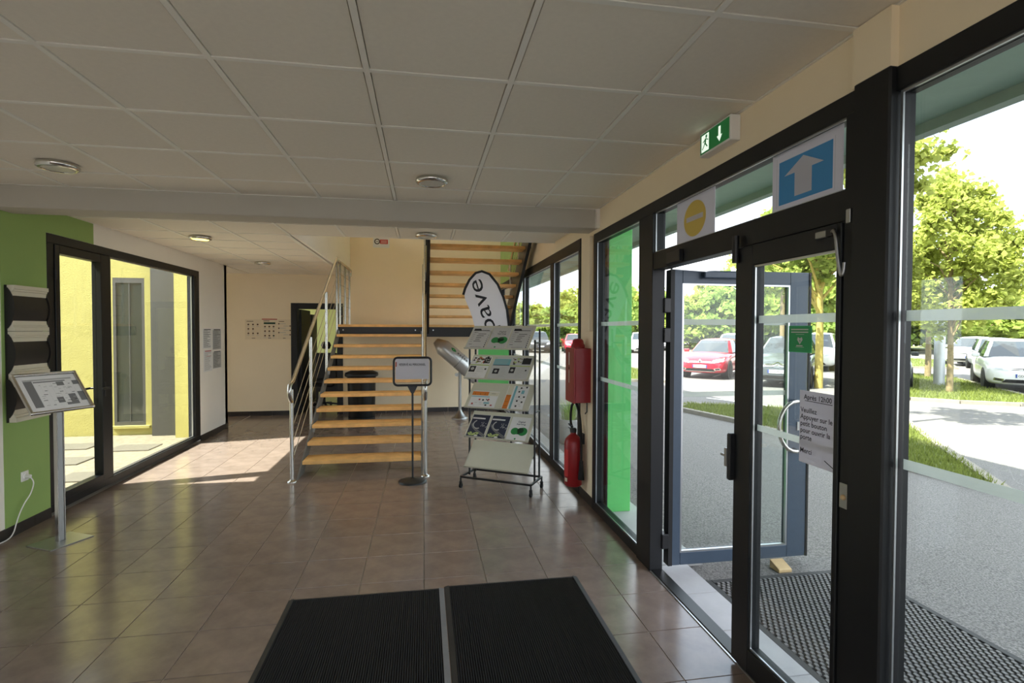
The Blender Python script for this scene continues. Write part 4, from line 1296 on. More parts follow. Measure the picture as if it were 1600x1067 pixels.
fs_ = MB().frame((RX - .002, 4.755, 1.745), (0, -1, 0), (0, 0, 1)); fs_.slab(0, 0, .13, .21, .002)
o = fs_.build('safety_sign', 'red_label'); tag(o, 'small red and blue safety sign on the pillar above the alarm', 'sign')
m = MB().frame((RX - .0022, 4.755, 1.745), (0, -1, 0), (0, 0, 1)); m.rect(0, 0, .13, .05, 0)
for i in range(6): m.rect(.03, .075 + .02 * i, .03 + .05 + .02 * (i % 3), .083 + .02 * i, 1)
m.build('print', ['blue_label', 'paper'], o, fix=False)

# ================================================================== EXIT SIGN above the entrance
es = thing('exit_sign', 'green and white emergency exit sign above the entrance', 'exit sign', (RX, 2.5, 2.57))
MB().box(RX - .055, RX, 2.365, 2.655, 2.565, 2.69).build('housing', 'plastic_white', es, bevel=.004)
m = MB().frame((RX - .056, 2.645, 2.575), (0, -1, 0), (0, 0, 1)); w, h = .27, .105
m.rect(0, 0, w, h, 0, .0003)
# arrow down
m.poly([(.175, .09), (.195, .09), (.195, .045), (.21, .045), (.185, .014), (.16, .045), (.175, .045)], 1, .0008)
# door with running figure
m.rect(.012, .008, .085, .097, 1, .0007)
m.disc(.06, .084, .009, 0, .001); m.poly([(.045, .074), (.062, .076), (.056, .045), (.04, .045)], 0, .001)
m.poly([(.043, .05), (.055, .05), (.074, .03), (.068, .025)], 0, .001); m.poly([(.04, .05), (.05, .05), (.036, .03), (.022, .02), (.018, .026), (.03, .034)], 0, .001)
m.poly([(.058, .072), (.062, .066), (.08, .058), (.08, .064)], 0, .001); m.poly([(.046, .072), (.044, .062), (.026, .056), (.026, .062)], 0, .001)
m.build('pictogram', ['exit_green', 'exit_white'], es, fix=False)

# ================================================================== SHEETS stuck on the transom and doors
XT = GX - .006
def sheet(name, label, y_left, z0, w, h, draw, mats, x=XT, cat='notice', base='sheet_white', r=0.0, t=.002):
    m = MB().frame((x, y_left, z0), (0, -1, 0), (0, 0, 1)); m.slab(0, 0, w, h, t, r=r)
    o = m.build(name, base); tag(o, label, cat)
    p = MB().frame((x, y_left, z0), (0, -1, 0), (0, 0, 1)); draw(p, w, h); p.build('print', mats, o, fix=False)
    return o
def d_noentry(p, w, h):
    p.disc(w * .5, h * .5, w * .29, 0, n=32, ry=h * .40)
    p.rect(w * .28, h * .46, w * .72, h * .57, 1, .0012)
sheet('paper_sign', 'white sheet with yellow no-entry disc on the transom glass', 3.06, 2.155, .43, .258, d_noentry, ['sheet_yellow', 'sheet_white'], cat='sign')
def d_arrow(p, w, h):
    p.rect(.045, .03, w - .05, h - .04, 0)
    c = w * .48
    p.poly([(c - .05, .05), (c + .05, .05), (c + .05, .15), (c + .115, .15), (c, .208), (c - .115, .15), (c - .05, .15)], 1, .0012)
    for a, b, e, f_ in ((w - .04, .02, w - .0385, h - .03), (.03, .02, .0315, h - .02)): p.rect(a, b, e, f_, 2, .001)
sheet('paper_sign', 'white sheet with blue square and up arrow on the transom', 2.155, 2.155, .405, .258, d_arrow, ['sheet_blue', 'sheet_white', 'ink_pale'], cat='sign')
def d_notice(p, w, h):
    p.text('Après 12h00', w * .47, h - .034, .0285, 0, align='C', bold=True)
    p.rect(w * .14, h - .0415, w * .84, h - .039, 0)
    for i, s in enumerate(('Veuillez', 'Appuyer sur le', 'petit bouton', 'pour ouvrir la', 'porte', '', 'Merci')):
        if s: p.text(s, .006, h - .088 - .0275 * i, .0285, 0, bold=True)
    p.poly([(w * .66, .033), (w * .67, .036), (w * .985, .008), (w * .975, .005)], 0)
sheet('paper_notice', 'printed notice taped to the closed door leaf about the small button', 1.925, 1.098, .208, .294, d_notice, ['ink'], x=RX - .003)
def d_defib(p, w, h):
    p.rect(.004, .004, w - .004, h - .004, 0, .0003)
    for i in range(2): p.rect(.015, h - .018 - .011 * i, w - .02, h - .013 - .011 * i, 1)
    c, v = w * .5, h * .45
    p.poly([(c, v - .016), (c + .016, v + .003), (c + .011, v + .014), (c, v + .008), (c - .011, v + .014), (c - .016, v + .003)], 1)
    p.poly([(c + .002, v + .006), (c - .005, v - .002), (c + .001, v - .002), (c - .002, v - .011), (c + .006, v + .0), (c, v + .0)], 0, .0009)
    for a, b in (((c - .024, v - .028), (c + .024, v - .0265)), ((c - .024, v + .024), (c + .024, v + .0255))): p.rect(a[0], a[1], b[0], b[1], 1)
    p.rect(c - .02, v - .024, c + .016, v - .02, 1)
sheet('window_sticker', 'green heart sticker on the door glass above the notice', 2.0, 1.545, .135, .11, d_defib, ['sticker_green', 'paper_grey'], x=RX - .0012, cat='sticker', base='sticker_green', t=.0008)

# door cable, button
dc = thing('door_cable', 'armoured cable loop from door head to closed leaf', 'cable', (RX - .03, 1.72, 2.0))
MB().box(A0 - .016, A0 - .001, 1.745, 1.805, 1.985, 2.012).build('terminal_box', 'steel_dull', dc, bevel=.003)
MB().box(A0 - .02, A0 - .001, 1.715, 1.747, 1.985, 2.012).build('collar', 'black_metal', dc, bevel=.002)
MB().tube(smooth_path([(A0 - .014, 1.72, 2.0), (A0 - .02, 1.705, 2.0), (A0 - .024, 1.69, 1.97), (A0 - .022, 1.682, 1.90), (A0 - .018, 1.672, 1.84), (A0 - .014, 1.665, 1.845), (A0 - .012, 1.662, 1.88)], 8), .0065, 10).build('sheath', 'steel_dull', dc)
MB().box(A0 - .006, A0 + .004, 1.648, 1.668, 2.02, 2.07).build('keeper', 'steel_dull', dc, bevel=.002)
bt2 = thing('door_button', 'small brass push-button plate on the black door jamb', 'button', (FX0 - .01, 1.665, 1.0))
MB().box(FX0 - .0135, FX0 - .0101, 1.645, 1.685, .99, 1.08).build('plate', 'steel_dull', bt2)
MB().lathe([(.010, 0), (.010, .004), (.007, .009), (0, .01)], (FX0 - .0135, 1.665, 1.03), 16, axis=(-1, 0, 0)).build('button', 'wood_pale', bt2)

# ================================================================== CEILING LAMPS AND DETECTOR
def ceiling_lamp(label, x, y, z, on=False):
    t = thing('ceiling_lamp', label, 'lamp', (x, y, z), 0, 'round chrome-ringed ceiling lamps')
    MB().lathe([(.088, 0), (.112, -.002), (.116, -.014), (.112, -.028), (.096, -.036), (.088, -.034), (.088, 0)], (x, y, z), 32).build('ring', 'chrome', t)
    MB().lathe([(0, -.0335), (.06, -.034), (.09, -.030)], (x, y, z), 32).build('diffuser', 'lamp_on' if on else 'lamp_off', t)
ceiling_lamp('chrome-ringed round lamp, unlit, near the left wall before the beam', -2.33, 3.86, ZC)
ceiling_lamp('chrome-ringed round lamp, unlit, in the middle before the beam', .06, 3.78, ZC)
ceiling_lamp('chrome-ringed round lamp, unlit, just past the beam above the stairs', .03, 5.72, ZC2)
ceiling_lamp('round lamp glowing yellow past the beam', -2.44, 6.34, ZC2, True)
ceiling_lamp('far chrome-ringed lamp, unlit, near the back wall', -2.43, 8.6, ZC2)
sd = thing('smoke_detector', 'white smoke detector on the ceiling above the green wall', 'detector', (-3.05, 4.95, ZC2))
MB().lathe([(.05, 0), (.05, -.018), (.036, -.03), (0, -.034)], (-3.05, 4.95, ZC2), 24).build('housing', 'plastic_white', sd)

# ================================================================== POSTERS
def wall_sheet(name, label, O, ux, w, h, draw, mats, cat='notice', group=None, base='paper'):
    m = MB().frame(O, ux, (0, 0, 1)); m.slab(0, 0, w, h, .002); o = m.build(name, base); tag(o, label, cat, group)
    p = MB().frame(O, ux, (0, 0, 1)); draw(p, w, h); p.build('print', mats, o, fix=False); return o
def d_text(seed, dark):
    def f(p, w, h):
        rn = random.Random(seed)
        if dark: p.rect(.01, .01, w - .01, h * .93, 2, .0003)
        p.rect(w * .15, h * .93, w * .9, h * .97, 0)
        v = h * .88
        while v > h * .05:
            p.rect(w * .1, v, w * rn.uniform(.5, .9), v + .006, 1); v -= h * .045
        p.rect(w * .3, h * .7, w * .9, h * .72, 0)
    return f
g_ = 'notices on the white wall past the patio window'
wall_sheet('wall_notice', 'white notice, upper left of four on the white wall', (LX + .003, 8.30, 1.33), (0, 1, 0), .33, .30, d_text(1, False), ['ink', 'ink_grey'], group=g_)
wall_sheet('wall_notice', 'pale notice with red lines, lower left of four on the white wall', (LX + .003, 8.33, .99), (0, 1, 0), .31, .32, d_text(2, False), ['ink_red', 'ink_pale'], group=g_)
wall_sheet('wall_notice', 'grey printed notice, upper right of four on the white wall', (LX + .003, 8.66, 1.30), (0, 1, 0), .35, .33, d_text(3, True), ['ink', 'ink_grey', 'ink_pale'], group=g_)
wall_sheet('wall_notice', 'grey printed notice, lower right of four on the white wall', (LX + .003, 8.66, 1.01), (0, 1, 0), .35, .275, d_text(4, True), ['ink', 'ink_grey', 'ink_pale'], group=g_)
def d_icons(seed, mid):
    def f(p, w, h):
        rn = random.Random(seed)
        if mid == 1:
            p.rect(0, h * .955, w, h, 1); p.rect(w * .12, h * .74, w * .88, h * .83, 2); p.rect(w * .1, h * .88, w * .5, h * .91, 0)
        else:
            p.rect(w * .1, h * .88, w * .5, h * .91, 0)
        if mid < 2:
            for r_ in range(3):
                for c_ in range(3):
                    if mid == 0 and r_ == 1 and c_ == 2: continue
                    u, v = w * (.2 + .28 * c_), h * ((.74 if mid == 0 else .62) - .22 * r_)
                    p.disc(u, v, .016, 0 if not (mid and r_ == 2 and c_ == 2) else 2); p.rect(u - .02, v - .04, u + .02, v - .032, 3)
        else:
            for r_ in range(6):
                v = h * (.78 - .11 * r_); a, b = (.1, .62) if r_ % 2 == 0 else (.45, .95)
                p.disc(w * (a if r_ % 2 == 0 else b), v, .013, 0); p.rect(w * a, v - .004, w * b, v + .004, 3)
        p.rect(w * .4, h * .05, w * .6, h * .075, 0)
    return f
g_ = 'icon posters on the back wall'
bx = -3.27
wall_sheet('wall_poster', 'beige poster with nine small icons, left of three on the back wall', (bx, YW - .003, 1.43), (1, 0, 0), .29, .375, d_icons(1, 0), ['ink_brown', 'ink_red', 'ink_dark_green', 'ink_pale'], 'poster', g_, 'paper_beige')
wall_sheet('wall_poster', 'beige poster with green bar, middle of three on the back wall', (bx + .295, YW - .003, 1.43), (1, 0, 0), .27, .385, d_icons(2, 1), ['ink_brown', 'ink_red', 'ink_dark_green', 'ink_pale'], 'poster', g_, 'paper_beige')
wall_sheet('wall_poster', 'beige poster with text lines, right of three beside the doorway', (bx + .57, YW - .003, 1.43), (1, 0, 0), .235, .375, d_icons(3, 2), ['ink_brown', 'ink_red', 'ink_dark_green', 'ink_pale'], 'poster', g_, 'paper_beige')
def d_nosmoke(p, w, h):
    p.rect(w * .42, h * .36, w * .9, h * .78, 0); p.disc(w * .25, h * .58, .055, 1); p.disc(w * .25, h * .58, .036, 2, .001); p.rect(w * .17, h * .55, w * .34, h * .6, 1, .0014)
    for i in range(3): p.rect(w * .48, h * (.45 + .1 * i), w * .84, h * (.48 + .1 * i), 2, .001)
wall_sheet('wall_sign', 'red and white prohibition sign high on the stairwell wall', (-.955, YW - .003, 3.20), (1, 0, 0), .31, .20, d_nosmoke, ['red_label', 'ink', 'paper'], 'sign')

# ================================================================== DOORWAY in the back wall and the office behind
d2 = sroot('door_2', 'dark door frame in the back wall left of the stairs', 'door', ((DX0 + DX1) / 2, YW, 0))
MB().box(DX0 - .06, DX0 + .05, YW - .015, YW + .16, 0, DZ + .055).box(DX1 - .05, DX1 + .06, YW - .015, YW + .16, 0, DZ + .055).box(DX0 + .05, DX1 - .05, YW - .015, YW + .16, DZ - .055, DZ + .055).build('door_frame', 'frame_dark', d2, bevel=.003)
lf = MB().box(DX0 + .05, DX0 + .09, YW + .16, YW + .96, .01, DZ - .06).build('door_leaf', 'frame_dark', d2)
MB().cyl((DX0 + .09, YW + .88, 1.03), (DX0 + .14, YW + .88, 1.03), .01).bar((DX0 + .135, YW + .88, 1.03), (DX0 + .135, YW + .77, 1.03), .012, .018).build('lever_handle', 'steel', lf)
ow = MB().box(-4.4, 1.5, 14.3, 14.45, 0, 2.75).build('wall_office', 'wall_green_light'); struct(ow, 'pale green wall of the office seen through the doorway', 'wall')
struct(MB().box(1.35, 1.5, YW + .15, 14.3, 0, 2.75).build('wall_office', 'wall_white'), 'white side wall of the office', 'wall')
struct(MB().box(-4.52, -4.4, YW + .15, 14.3, 0, .85).box(-4.52, -4.4, YW + .15, 14.3, 2.3, 2.75).box(-4.52, -4.4, YW + .15, 11.2, .85, 2.3).build('wall_office', 'wall_white'), 'white office wall with an unseen opening added for daylight', 'wall')  # unseen opening, added so that daylight reaches the office
dk = thing('desk', 'dark office desk seen through the doorway', 'desk', (-1.8, 12.3, 0))
MB().box(-2.35, -.9, 12.0, 12.7, .70, .74).build('desk_top', 'black_plastic', dk, bevel=.004)
for x, y in ((-2.3, 12.05), (-.95, 12.05), (-2.3, 12.65), (-.95, 12.65)):
    MB().box(x - .025, x + .025, y - .025, y + .025, 0, .70).build('leg', 'black_metal', dk)
MB().box(-2.3, -.95, 12.02, 12.04, .25, .7).build('modesty_panel', 'black_plastic', dk)
def office_chair(label, x, y, h):
    t = thing('office_chair', label, 'chair', (x, y, 0), 0, 'office chairs behind the doorway')
    MB().box(x - .23, x + .23, y - .22, y + .22, .44, .52).build('seat', 'black_plastic', t, bevel=.03, seg=2)
    MB().box(x - .22, x + .22, y + .2, y + .27, .55, h - .26).build('backrest', 'black_plastic', t, bevel=.025, seg=2)
    MB().lathe([(0, -.09), (.075, -.07), (.105, 0), (.075, .07), (0, .09)], (x, y + .23, h - .1), 18).build('headrest', 'black_plastic', t)
    MB().cyl((x, y + .24, h - .3), (x, y + .24, h - .15), .02).cyl((x, y, .08), (x, y, .44), .025).build('stem', 'black_metal', t)
    for k in range(5):
        a = 2 * math.pi * k / 5
        MB().bar((x, y, .09), (x + .28 * math.cos(a), y + .28 * math.sin(a), .06), .04, .03).cyl((x + .28 * math.cos(a), y + .28 * math.sin(a) - .015, .03), (x + .28 * math.cos(a), y + .28 * math.sin(a) + .015, .03), .03).build('foot', 'black_plastic', t)
office_chair('black high-backed office chair, left of two in the doorway', -2.04, 11.42, 1.38)
office_chair('black high-backed office chair, right of two in the doorway', -1.42, 11.62, 1.30)
cb = thing('cabinet', 'tall dark cabinet inside the office doorway', 'cabinet', (-2.75, 12.6, 0))
MB().box(-3.1, -2.45, 12.3, 12.85, .02, 1.95).build('body', 'black_plastic', cb, bevel=.004)
for x0 in (-3.09, -2.77):
    q = MB().box(x0, x0 + .31, 12.285, 12.3, .06, 1.93).build('door', 'black_plastic', cb, bevel=.003)
    MB().box(x0 + (.27 if x0 < -2.9 else .02), x0 + (.285 if x0 < -2.9 else .035), 12.27, 12.285, .95, 1.1).build('handle', 'steel_dull', q)
bs = thing('bookcase', 'pale wooden bookcase standing against the green office wall', 'bookcase', (-1.55, 14.1, 0))
for x in (-2.0, -1.38): MB().box(x, x + .03, 13.95, 14.29, 0, 1.9).build('side', 'wood_pale', bs)
for z in (.05, .5, .95, 1.4, 1.87): MB().box(-1.97, -1.38, 13.95, 14.29, z, z + .025).build('shelf', 'wood_pale', bs)
MB().box(-1.97, -1.38, 14.27, 14.29, .05, 1.9).build('back', 'wood_pale', bs)
# ================================================================== OUTDOORS: ground
m = MB()
gx = [1.60, 2.2, 3.0, 3.6, 4.2, 4.8, 5.4, 6.0, 6.6, 7.2, 7.8, 8.4, 9.0, 12, 20, 40, 70, 110]
gy = [-60, -30, -10, 0, 10, 20, 40, 80, 130]
vs = [(x, y, ground_z(x, y)) for x in gx for y in gy]
ny = len(gy)
m.add(vs, [(i * ny + j, (i + 1) * ny + j, (i + 1) * ny + j + 1, i * ny + j + 1) for i in range(len(gx) - 1) for j in range(ny - 1)])
ground = m.build('asphalt_ground', 'asphalt', fix=False)
struct(ground, 'grey asphalt forecourt and road outside', 'ground')
# the ground the other sides of the building
struct(MB().box(-60, -9.5, -60, 130, -.15, -.1).box(-9.5, -6.1, 9.1, 130, -.15, -.1).build('asphalt_ground', 'asphalt'), 'asphalt beyond the patio', 'ground')
struct(MB().box(-9.5, 1.6, -60, -10.0, -.12, -.06).box(LX - .14, 1.6, -10, -4.7, -.12, -.06).build('asphalt_ground', 'asphalt'), 'asphalt behind the near end of the hall', 'ground')
# paving strip along the facade
ps = sroot('paving_strip', 'strip of pale grey paving tiles outside the entrance', 'paving', (1.7, 3, -.03))
y = -1.0
while y < 3.4:
    MB().box(1.605, 1.825, y + .002, y + .398, -.05, -.008).build('paving_tile', 'paving', ps, bevel=.002); y += .4
MB().box(1.605, 1.95, 3.402, 4.98, -.05, -.006).build('plinth', 'concrete', ps, bevel=.004)
MB().box(1.605, 1.85, 5.0, YW, -.05, -.006).build('plinth', 'concrete', ps, bevel=.004)
# outdoor mat
om = thing('outdoor_mat', 'dark studded rubber mat outside the entrance door', 'mat', (2.4, 1.7, -.03))
MB().box(1.84, 2.96, .1, 3.16, -.032, -.022).build('backing', 'mat_black', om)
for a in ((1.83, 1.87, .1, 3.16), (2.93, 2.97, .1, 3.16), (1.87, 2.93, 3.12, 3.16)):
    MB().box(a[0], a[1], a[2], a[3], -.032, -.014).build('edge', 'mat_edge_dark', om, bevel=.003)
m = MB(); px, py = .0335, .029
r_ = 0; y = .12
while y < 3.11:
    x = 1.878 + (px / 2 if r_ % 2 else 0)
    while x < 2.925:
        a, b = .0105, .0115
        m.add([(x - a, y - b, -.022), (x + a, y - b, -.022), (x + a, y + b, -.022), (x - a, y + b, -.022), (x - a * .8, y - b * .8, -.0125), (x + a * .8, y - b * .8, -.0125), (x + a * .8, y + b * .8, -.0125), (x - a * .8, y + b * .8, -.0125)],
              [(4, 5, 6, 7), (0, 1, 5, 4), (1, 2, 6, 5), (2, 3, 7, 6), (3, 0, 4, 7)])
        x += px
    y += py; r_ += 1
m.build('studs', 'mat_edge', om, kind='stuff', fix=False)
wd = MB().prism([(2.40, 3.30, -.03), (2.40, 3.20, -.03), (2.40, 3.20, -.005), (2.40, 3.30, .028)], (.10, .0, 0)).build('door_wedge', 'wood_pale', bevel=.003)
tag(wd, 'wooden wedge holding the open door leaf', 'wedge')
# green board beside the pane
gb = thing('green_board', 'tall bright green board standing outside next to the pillar', 'board', (1.74, 4.6, -.006))
MB().box(1.625, 1.845, 4.47, 4.74, -.006, 2.84).build('panel', 'green_board', gb, bevel=.004)
MB().box(1.61, 1.625, 4.46, 4.76, -.006, 2.84).build('mounting_rail', 'frame_dark', gb)

# ---- grass islands with kerbs
def island(label, poly, seed, n, kerb=.12, lab2=None):
    cx = sum(p[0] for p in poly) / len(poly); cy = sum(p[1] for p in poly) / len(poly)
    t = sroot('grass_island', label, 'grass', (cx, cy, ground_z(cx, cy)))
    g = lambda x, y: ground_z(x, y) + .05
    m = MB()
    k = len(poly); N = 6
    vs = [(cx, cy, g(cx, cy) + .03)]
    for r in range(1, N + 1):
        f = r / N
        for p in poly:
            x, y = cx + (p[0] - cx) * f, cy + (p[1] - cy) * f
            vs.append((x, y, g(x, y) + .03 * (1 - f)))
    fs = [(0, 1 + i, 1 + (i + 1) % k) for i in range(k)]
    for r in range(N - 1):
        for i in range(k):
            a, b = 1 + r * k + i, 1 + r * k + (i + 1) % k
            fs.append((a, a + k, b + k, b))
    m.add(vs, fs, 0, True); m.build('soil', 'grass_base', t)
    rn = random.Random(seed); m = MB()
    tri = []
    for i in range(k):
        a, b = poly[i], poly[(i + 1) % k]
        ar = abs((a[0] - cx) * (b[1] - cy) - (b[0] - cx) * (a[1] - cy)) / 2; tri.append((ar, a, b))
    tot = sum(q[0] for q in tri)
    V, Fc = [], []
    for ar, a, b in tri:
        for _ in range(int(n * ar / tot)):
            u, v = rn.random(), rn.random()
            if u + v > 1: u, v = 1 - u, 1 - v
            x = cx + (a[0] - cx) * u + (b[0] - cx) * v; y = cy + (a[1] - cy) * u + (b[1] - cy) * v
            z = g(x, y) + .03 * (1 - (u + v)) - .005
            an = rn.uniform(0, 6.28); w = rn.uniform(.006, .014); h = rn.uniform(.05, .11); le = rn.uniform(-.05, .05)
            o = len(V)
            V += [(x - w * math.cos(an), y - w * math.sin(an), z), (x + w * math.cos(an), y + w * math.sin(an), z), (x + le, y + rn.uniform(-.05, .05), z + h)]
            Fc.append((o, o + 1, o + 2))
    m.add(V, Fc); m.build('blades', 'grass_blade', t, kind='stuff', fix=False)
    for i in range(k):
        a, b = Vector(poly[i]), Vector(poly[(i + 1) % k])
        L = (b - a).length; nn = max(1, round(L / 1.0))
        for j in range(nn):
            p, q = a.lerp(b, j / nn), a.lerp(b, (j + 1) / nn)
            d = (q - p).normalized(); p, q = p + d * .006, q - d * .006
            MB().bar((p.x, p.y, ground_z(*p) + .02), (q.x, q.y, ground_z(*q) + .02), kerb, .13).build('kerb_stone', 'kerb', t)
    return t
island('narrow grass strip between the forecourt and the road', [(5.35, 10.4), (5.75, 9.0), (5.85, 7.2), (6.0, 5.6), (6.12, 4.6), (7.8, 6.8), (9.7, 9.3), (8.6, 10.4), (7.2, 11.0), (5.9, 11.1)], 1, 15000)
island('sunny grass island with two trees and the lamp post', [(12.3, 12.5), (12.6, 11.8), (13.3, 11.1), (14.3, 10.5), (15.4, 10.5), (16.3, 11.8), (18.0, 14.3), (20.2, 17.3), (19.6, 18.6), (17.5, 17.8), (14.6, 15.3)], 2, 12000)
island('far grass island beyond the white car', [(22.0, 22.5), (25, 21), (31, 27), (30, 30), (26, 28)], 3, 4000)
island('small grass island left of the entrance door view', [(6.9, 17.2), (8.2, 16.9), (9.2, 19.5), (9.6, 23.5), (8.6, 24.5), (7.6, 21)], 4, 4000)
island('long grass verge below the hedge', [(-6, 46), (20, 46.5), (45, 42), (62, 30), (72, 34), (50, 56), (20, 62), (-6, 62)], 5, 3000)
# road paint
def paint(label, p, q, w):
    o = MB().bar((p[0], p[1], ground_z(*p) + .004), (q[0], q[1], ground_z(*q) + .004), w, .004).build('road_marking', 'paint_white'); struct(o, label, 'road marking')
paint('white bay line beside the red car', (11.2, 18.9), (14.4, 22.1), .12)
paint('white bay line between red and grey cars', (12.1, 16.2), (15.5, 19.6), .12)
paint('short white line on the road before the red car', (8.4, 14.2), (8.9, 13.7), .12)
paint('thin white line crossing the road behind the grass strip', (7.4, 12.8), (8.2, 11.5), .1)
paint('thin white line on the road right of the grass strip', (10.2, 8.6), (12.0, 6.2), .08)
paint('white lane line on the road near the right edge', (8.3, 6.9), (10.0, 4.8), .08)

# ---- trees
def make_foliage(seed, n, R, zc, rz, leaf, clusters, squash=.9):
    rn = random.Random(seed); V, Fc = [], []
    cen = []
    while len(cen) < clusters:
        p = Vector((rn.uniform(-1, 1), rn.uniform(-1, 1), rn.uniform(-1, 1)))
        if .3 < p.length < 1.0: cen.append(p)
    for i in range(n):
        c = rn.choice(cen)
        s = rn.uniform(.05, .34)
        d = Vector((rn.gauss(0, 1), rn.gauss(0, 1), rn.gauss(0, .6)))
        p = c + d.normalized() * s * rn.random() ** .5
        taper = 1.0 - .5 * max(0, p.z) ** .8
        pos = Vector((p.x * R * taper, p.y * R * taper, zc + p.z * rz))
        nrm = Vector((rn.gauss(0, .7), rn.gauss(0, .7), rn.gauss(.6, .6))).normalized()
        a = nrm.orthogonal().normalized(); a.rotate(Matrix.Rotation(rn.uniform(0, 6.28), 3, nrm)); b = nrm.cross(a)
        L = leaf * rn.uniform(.7, 1.3); W = L * .42
        o = len(V)
        V += [pos - a * L * .5, pos + b * W - a * L * .1 + nrm * L * .06, pos + a * L * .55 - nrm * L * .08, pos - b * W - a * L * .1 + nrm * L * .06]
        Fc += [(o, o + 1, o + 2), (o, o + 2, o + 3)]
    return V, Fc, cen
def tree(label, x, y, R, z0, z1, seed, n=9000, leaf=.17, leafm='leaf_lime', barkm='bark', tr=.09, clusters=70, group=None, name='tree'):
    gz = ground_z(x, y)
    t = thing(name, label, 'tree', (x, y, gz), 0, group)
    zc, rz = (z0 + z1) / 2, (z1 - z0) / 2
    V, Fc, cen = make_foliage(seed, n, R, zc, rz, leaf, clusters)
    m = MB(); m.add(V, Fc); m.build('foliage', leafm, t, local=True, kind='stuff', fix=False)
    rn = random.Random(seed + 50)
    MB().tube([(0, 0, -.05), (.02, .01, z0 * .6), (-.03, .02, zc), (.0, .0, z1 - rz * .5)], [tr, tr * .85, tr * .6, tr * .2], 10).build('trunk', barkm, t, local=True)
    m = MB()
    for c in cen[:min(26, len(cen))]:
        e = Vector((c.x * R * .85, c.y * R * .85, zc + c.z * rz * .9)); s = Vector((0, 0, max(z0 * .8, e.z - .55 * R)))
        mid = s.lerp(e, .5) + Vector((rn.uniform(-.15, .15), rn.uniform(-.15, .15), .12 * R))
        m.tube([s, mid, e], [tr * .4, tr * .25, tr * .08], 5)
    m.build('branches', barkm, t, local=True)
    return t
t1 = tree('young lime-green tree beside the lamp post on the grass island', 14.93, 12.76, 1.6, 1.75, 6.5, 11, 15000, .145, 'leaf_lime', 'bark', .09, 90)
tree('lime-green tree behind the closed door leaf, between parked cars', 12.35, 14.75, 2.25, 2.9, 6.4, 12, 15000, .16, 'leaf_green', 'bark_yellow', .13, 90)
tree('lime-green tree farther back on the grass island', 18.9, 17.0, 1.5, 1.9, 4.6, 13, 8000, .18, 'leaf_lime', 'bark', .11, 70)
tree('broad yellow-green tree at the right edge behind the white car', 26.0, 14.6, 2.9, 1.8, 4.2, 14, 12000, .24, 'leaf_lime', 'bark', .15, 80)
tree('airy tree rising behind the grey car', 15.0, 20.0, 2.6, 4.0, 7.0, 15, 5000, .19, 'leaf_green', 'bark', .14, 60)
tree('small tree on the grass strip, trunk hidden behind the black door post', 8.45, 8.75, 1.15, 4.1, 6.3, 16, 4200, .13, 'leaf_lime', 'bark', .07, 40)
# hedge row: big shrubs and trees along the far side of the car park
kinds = []
def shrub(label, x, y, R, H, seed, leafm, src=None):
    return tree(label, x, y, R, .3, H, seed, 7000, .42, leafm, 'bark', .14, 60, 'trees along the far edge of the car park', 'boundary_tree')
az = [(802, 54, 3.6, 4.6), (835, 58, 3.4, 4.4), (868, 56, 3.4, 4.2), (897, 50, 3.2, 6.0), (935, 56, 3.8, 6.4), (975, 54, 4.0, 6.0), (1010, 57, 3.6, 6.8), (1050, 54, 3.8, 5.6), (1078, 52, 3.6, 5.0), (1110, 56, 3.8, 6.6), (1150, 52, 4.0, 7.4), (1195, 50, 4.0, 6.6), (1240, 52, 4.4, 7.6), (1290, 50, 4.0, 6.6), (1345, 52, 4.4, 6.4), (1420, 52, 4.8, 5.4), (1500, 54, 5.2, 5.2), (1585, 54, 5.6, 5.0)]
descr = ['leftmost', 'second from the left', 'third from the left', 'fourth from the left, behind the red alarm cabinet', 'fifth from the left', 'sixth from the left', 'seventh from the left', 'behind the open leaf, low', 'behind the open leaf, lowest', 'above the red car', 'above the white van', 'left of the closed leaf', 'behind the green sticker', 'above the notice', 'behind the black post', 'far behind the lamp post', 'far behind the white car', 'farthest right']
protos = {}
for k, (px_, dist, R, H) in enumerate(az):
    d = (_w + _rr * ((px_ - 800) / F_PX)); d.z = 0; d.normalize()
    if k % 2: dist, R, H = dist + 10, R * 1.12, H * 1.14
    x, y = d.x * dist, d.y * dist
    lab = 'bushy boundary tree of the far row, ' + descr[k]
    kk = k % 4
    lm = ['leaf_green', 'leaf_lime', 'leaf_dark', 'leaf_lime'][kk]
    if kk not in protos:
        protos[kk] = shrub(lab, x, y, 3.8, 6.2, 100 + k, lm); o = protos[kk]
    else:
        o = copy_tree(protos[kk], (x, y, ground_z(x, y)), 1.3 * k, lab)
    o.scale = (R / 3.8, R / 3.8, H / 6.2)
# trees over the gate side seen through the transom light come from the near crowns above

# ---- lamp post
lp = thing('lamp_post', 'tall slim grey lamp post on the grass island', 'lamp post', (16.44, 14.4, -.2))
MB().cyl((16.44, 14.4, -.2), (16.44, 14.4, 1.9), .15, .145, n=20).build('base_sleeve', 'galvanised', lp)
MB().cyl((16.44, 14.4, 1.9), (16.44, 14.4, 12.0), .075, .05, n=16).build('mast', 'galvanised', lp)
MB().box(16.2, 16.68, 13.7, 14.45, 12.0, 12.15).build('luminaire', 'galvanised', lp, bevel=.03)
MB().cyl((16.44, 14.4, -.2), (16.44, 14.4, -.16), .22, n=20).build('base_plate', 'galvanised', lp)
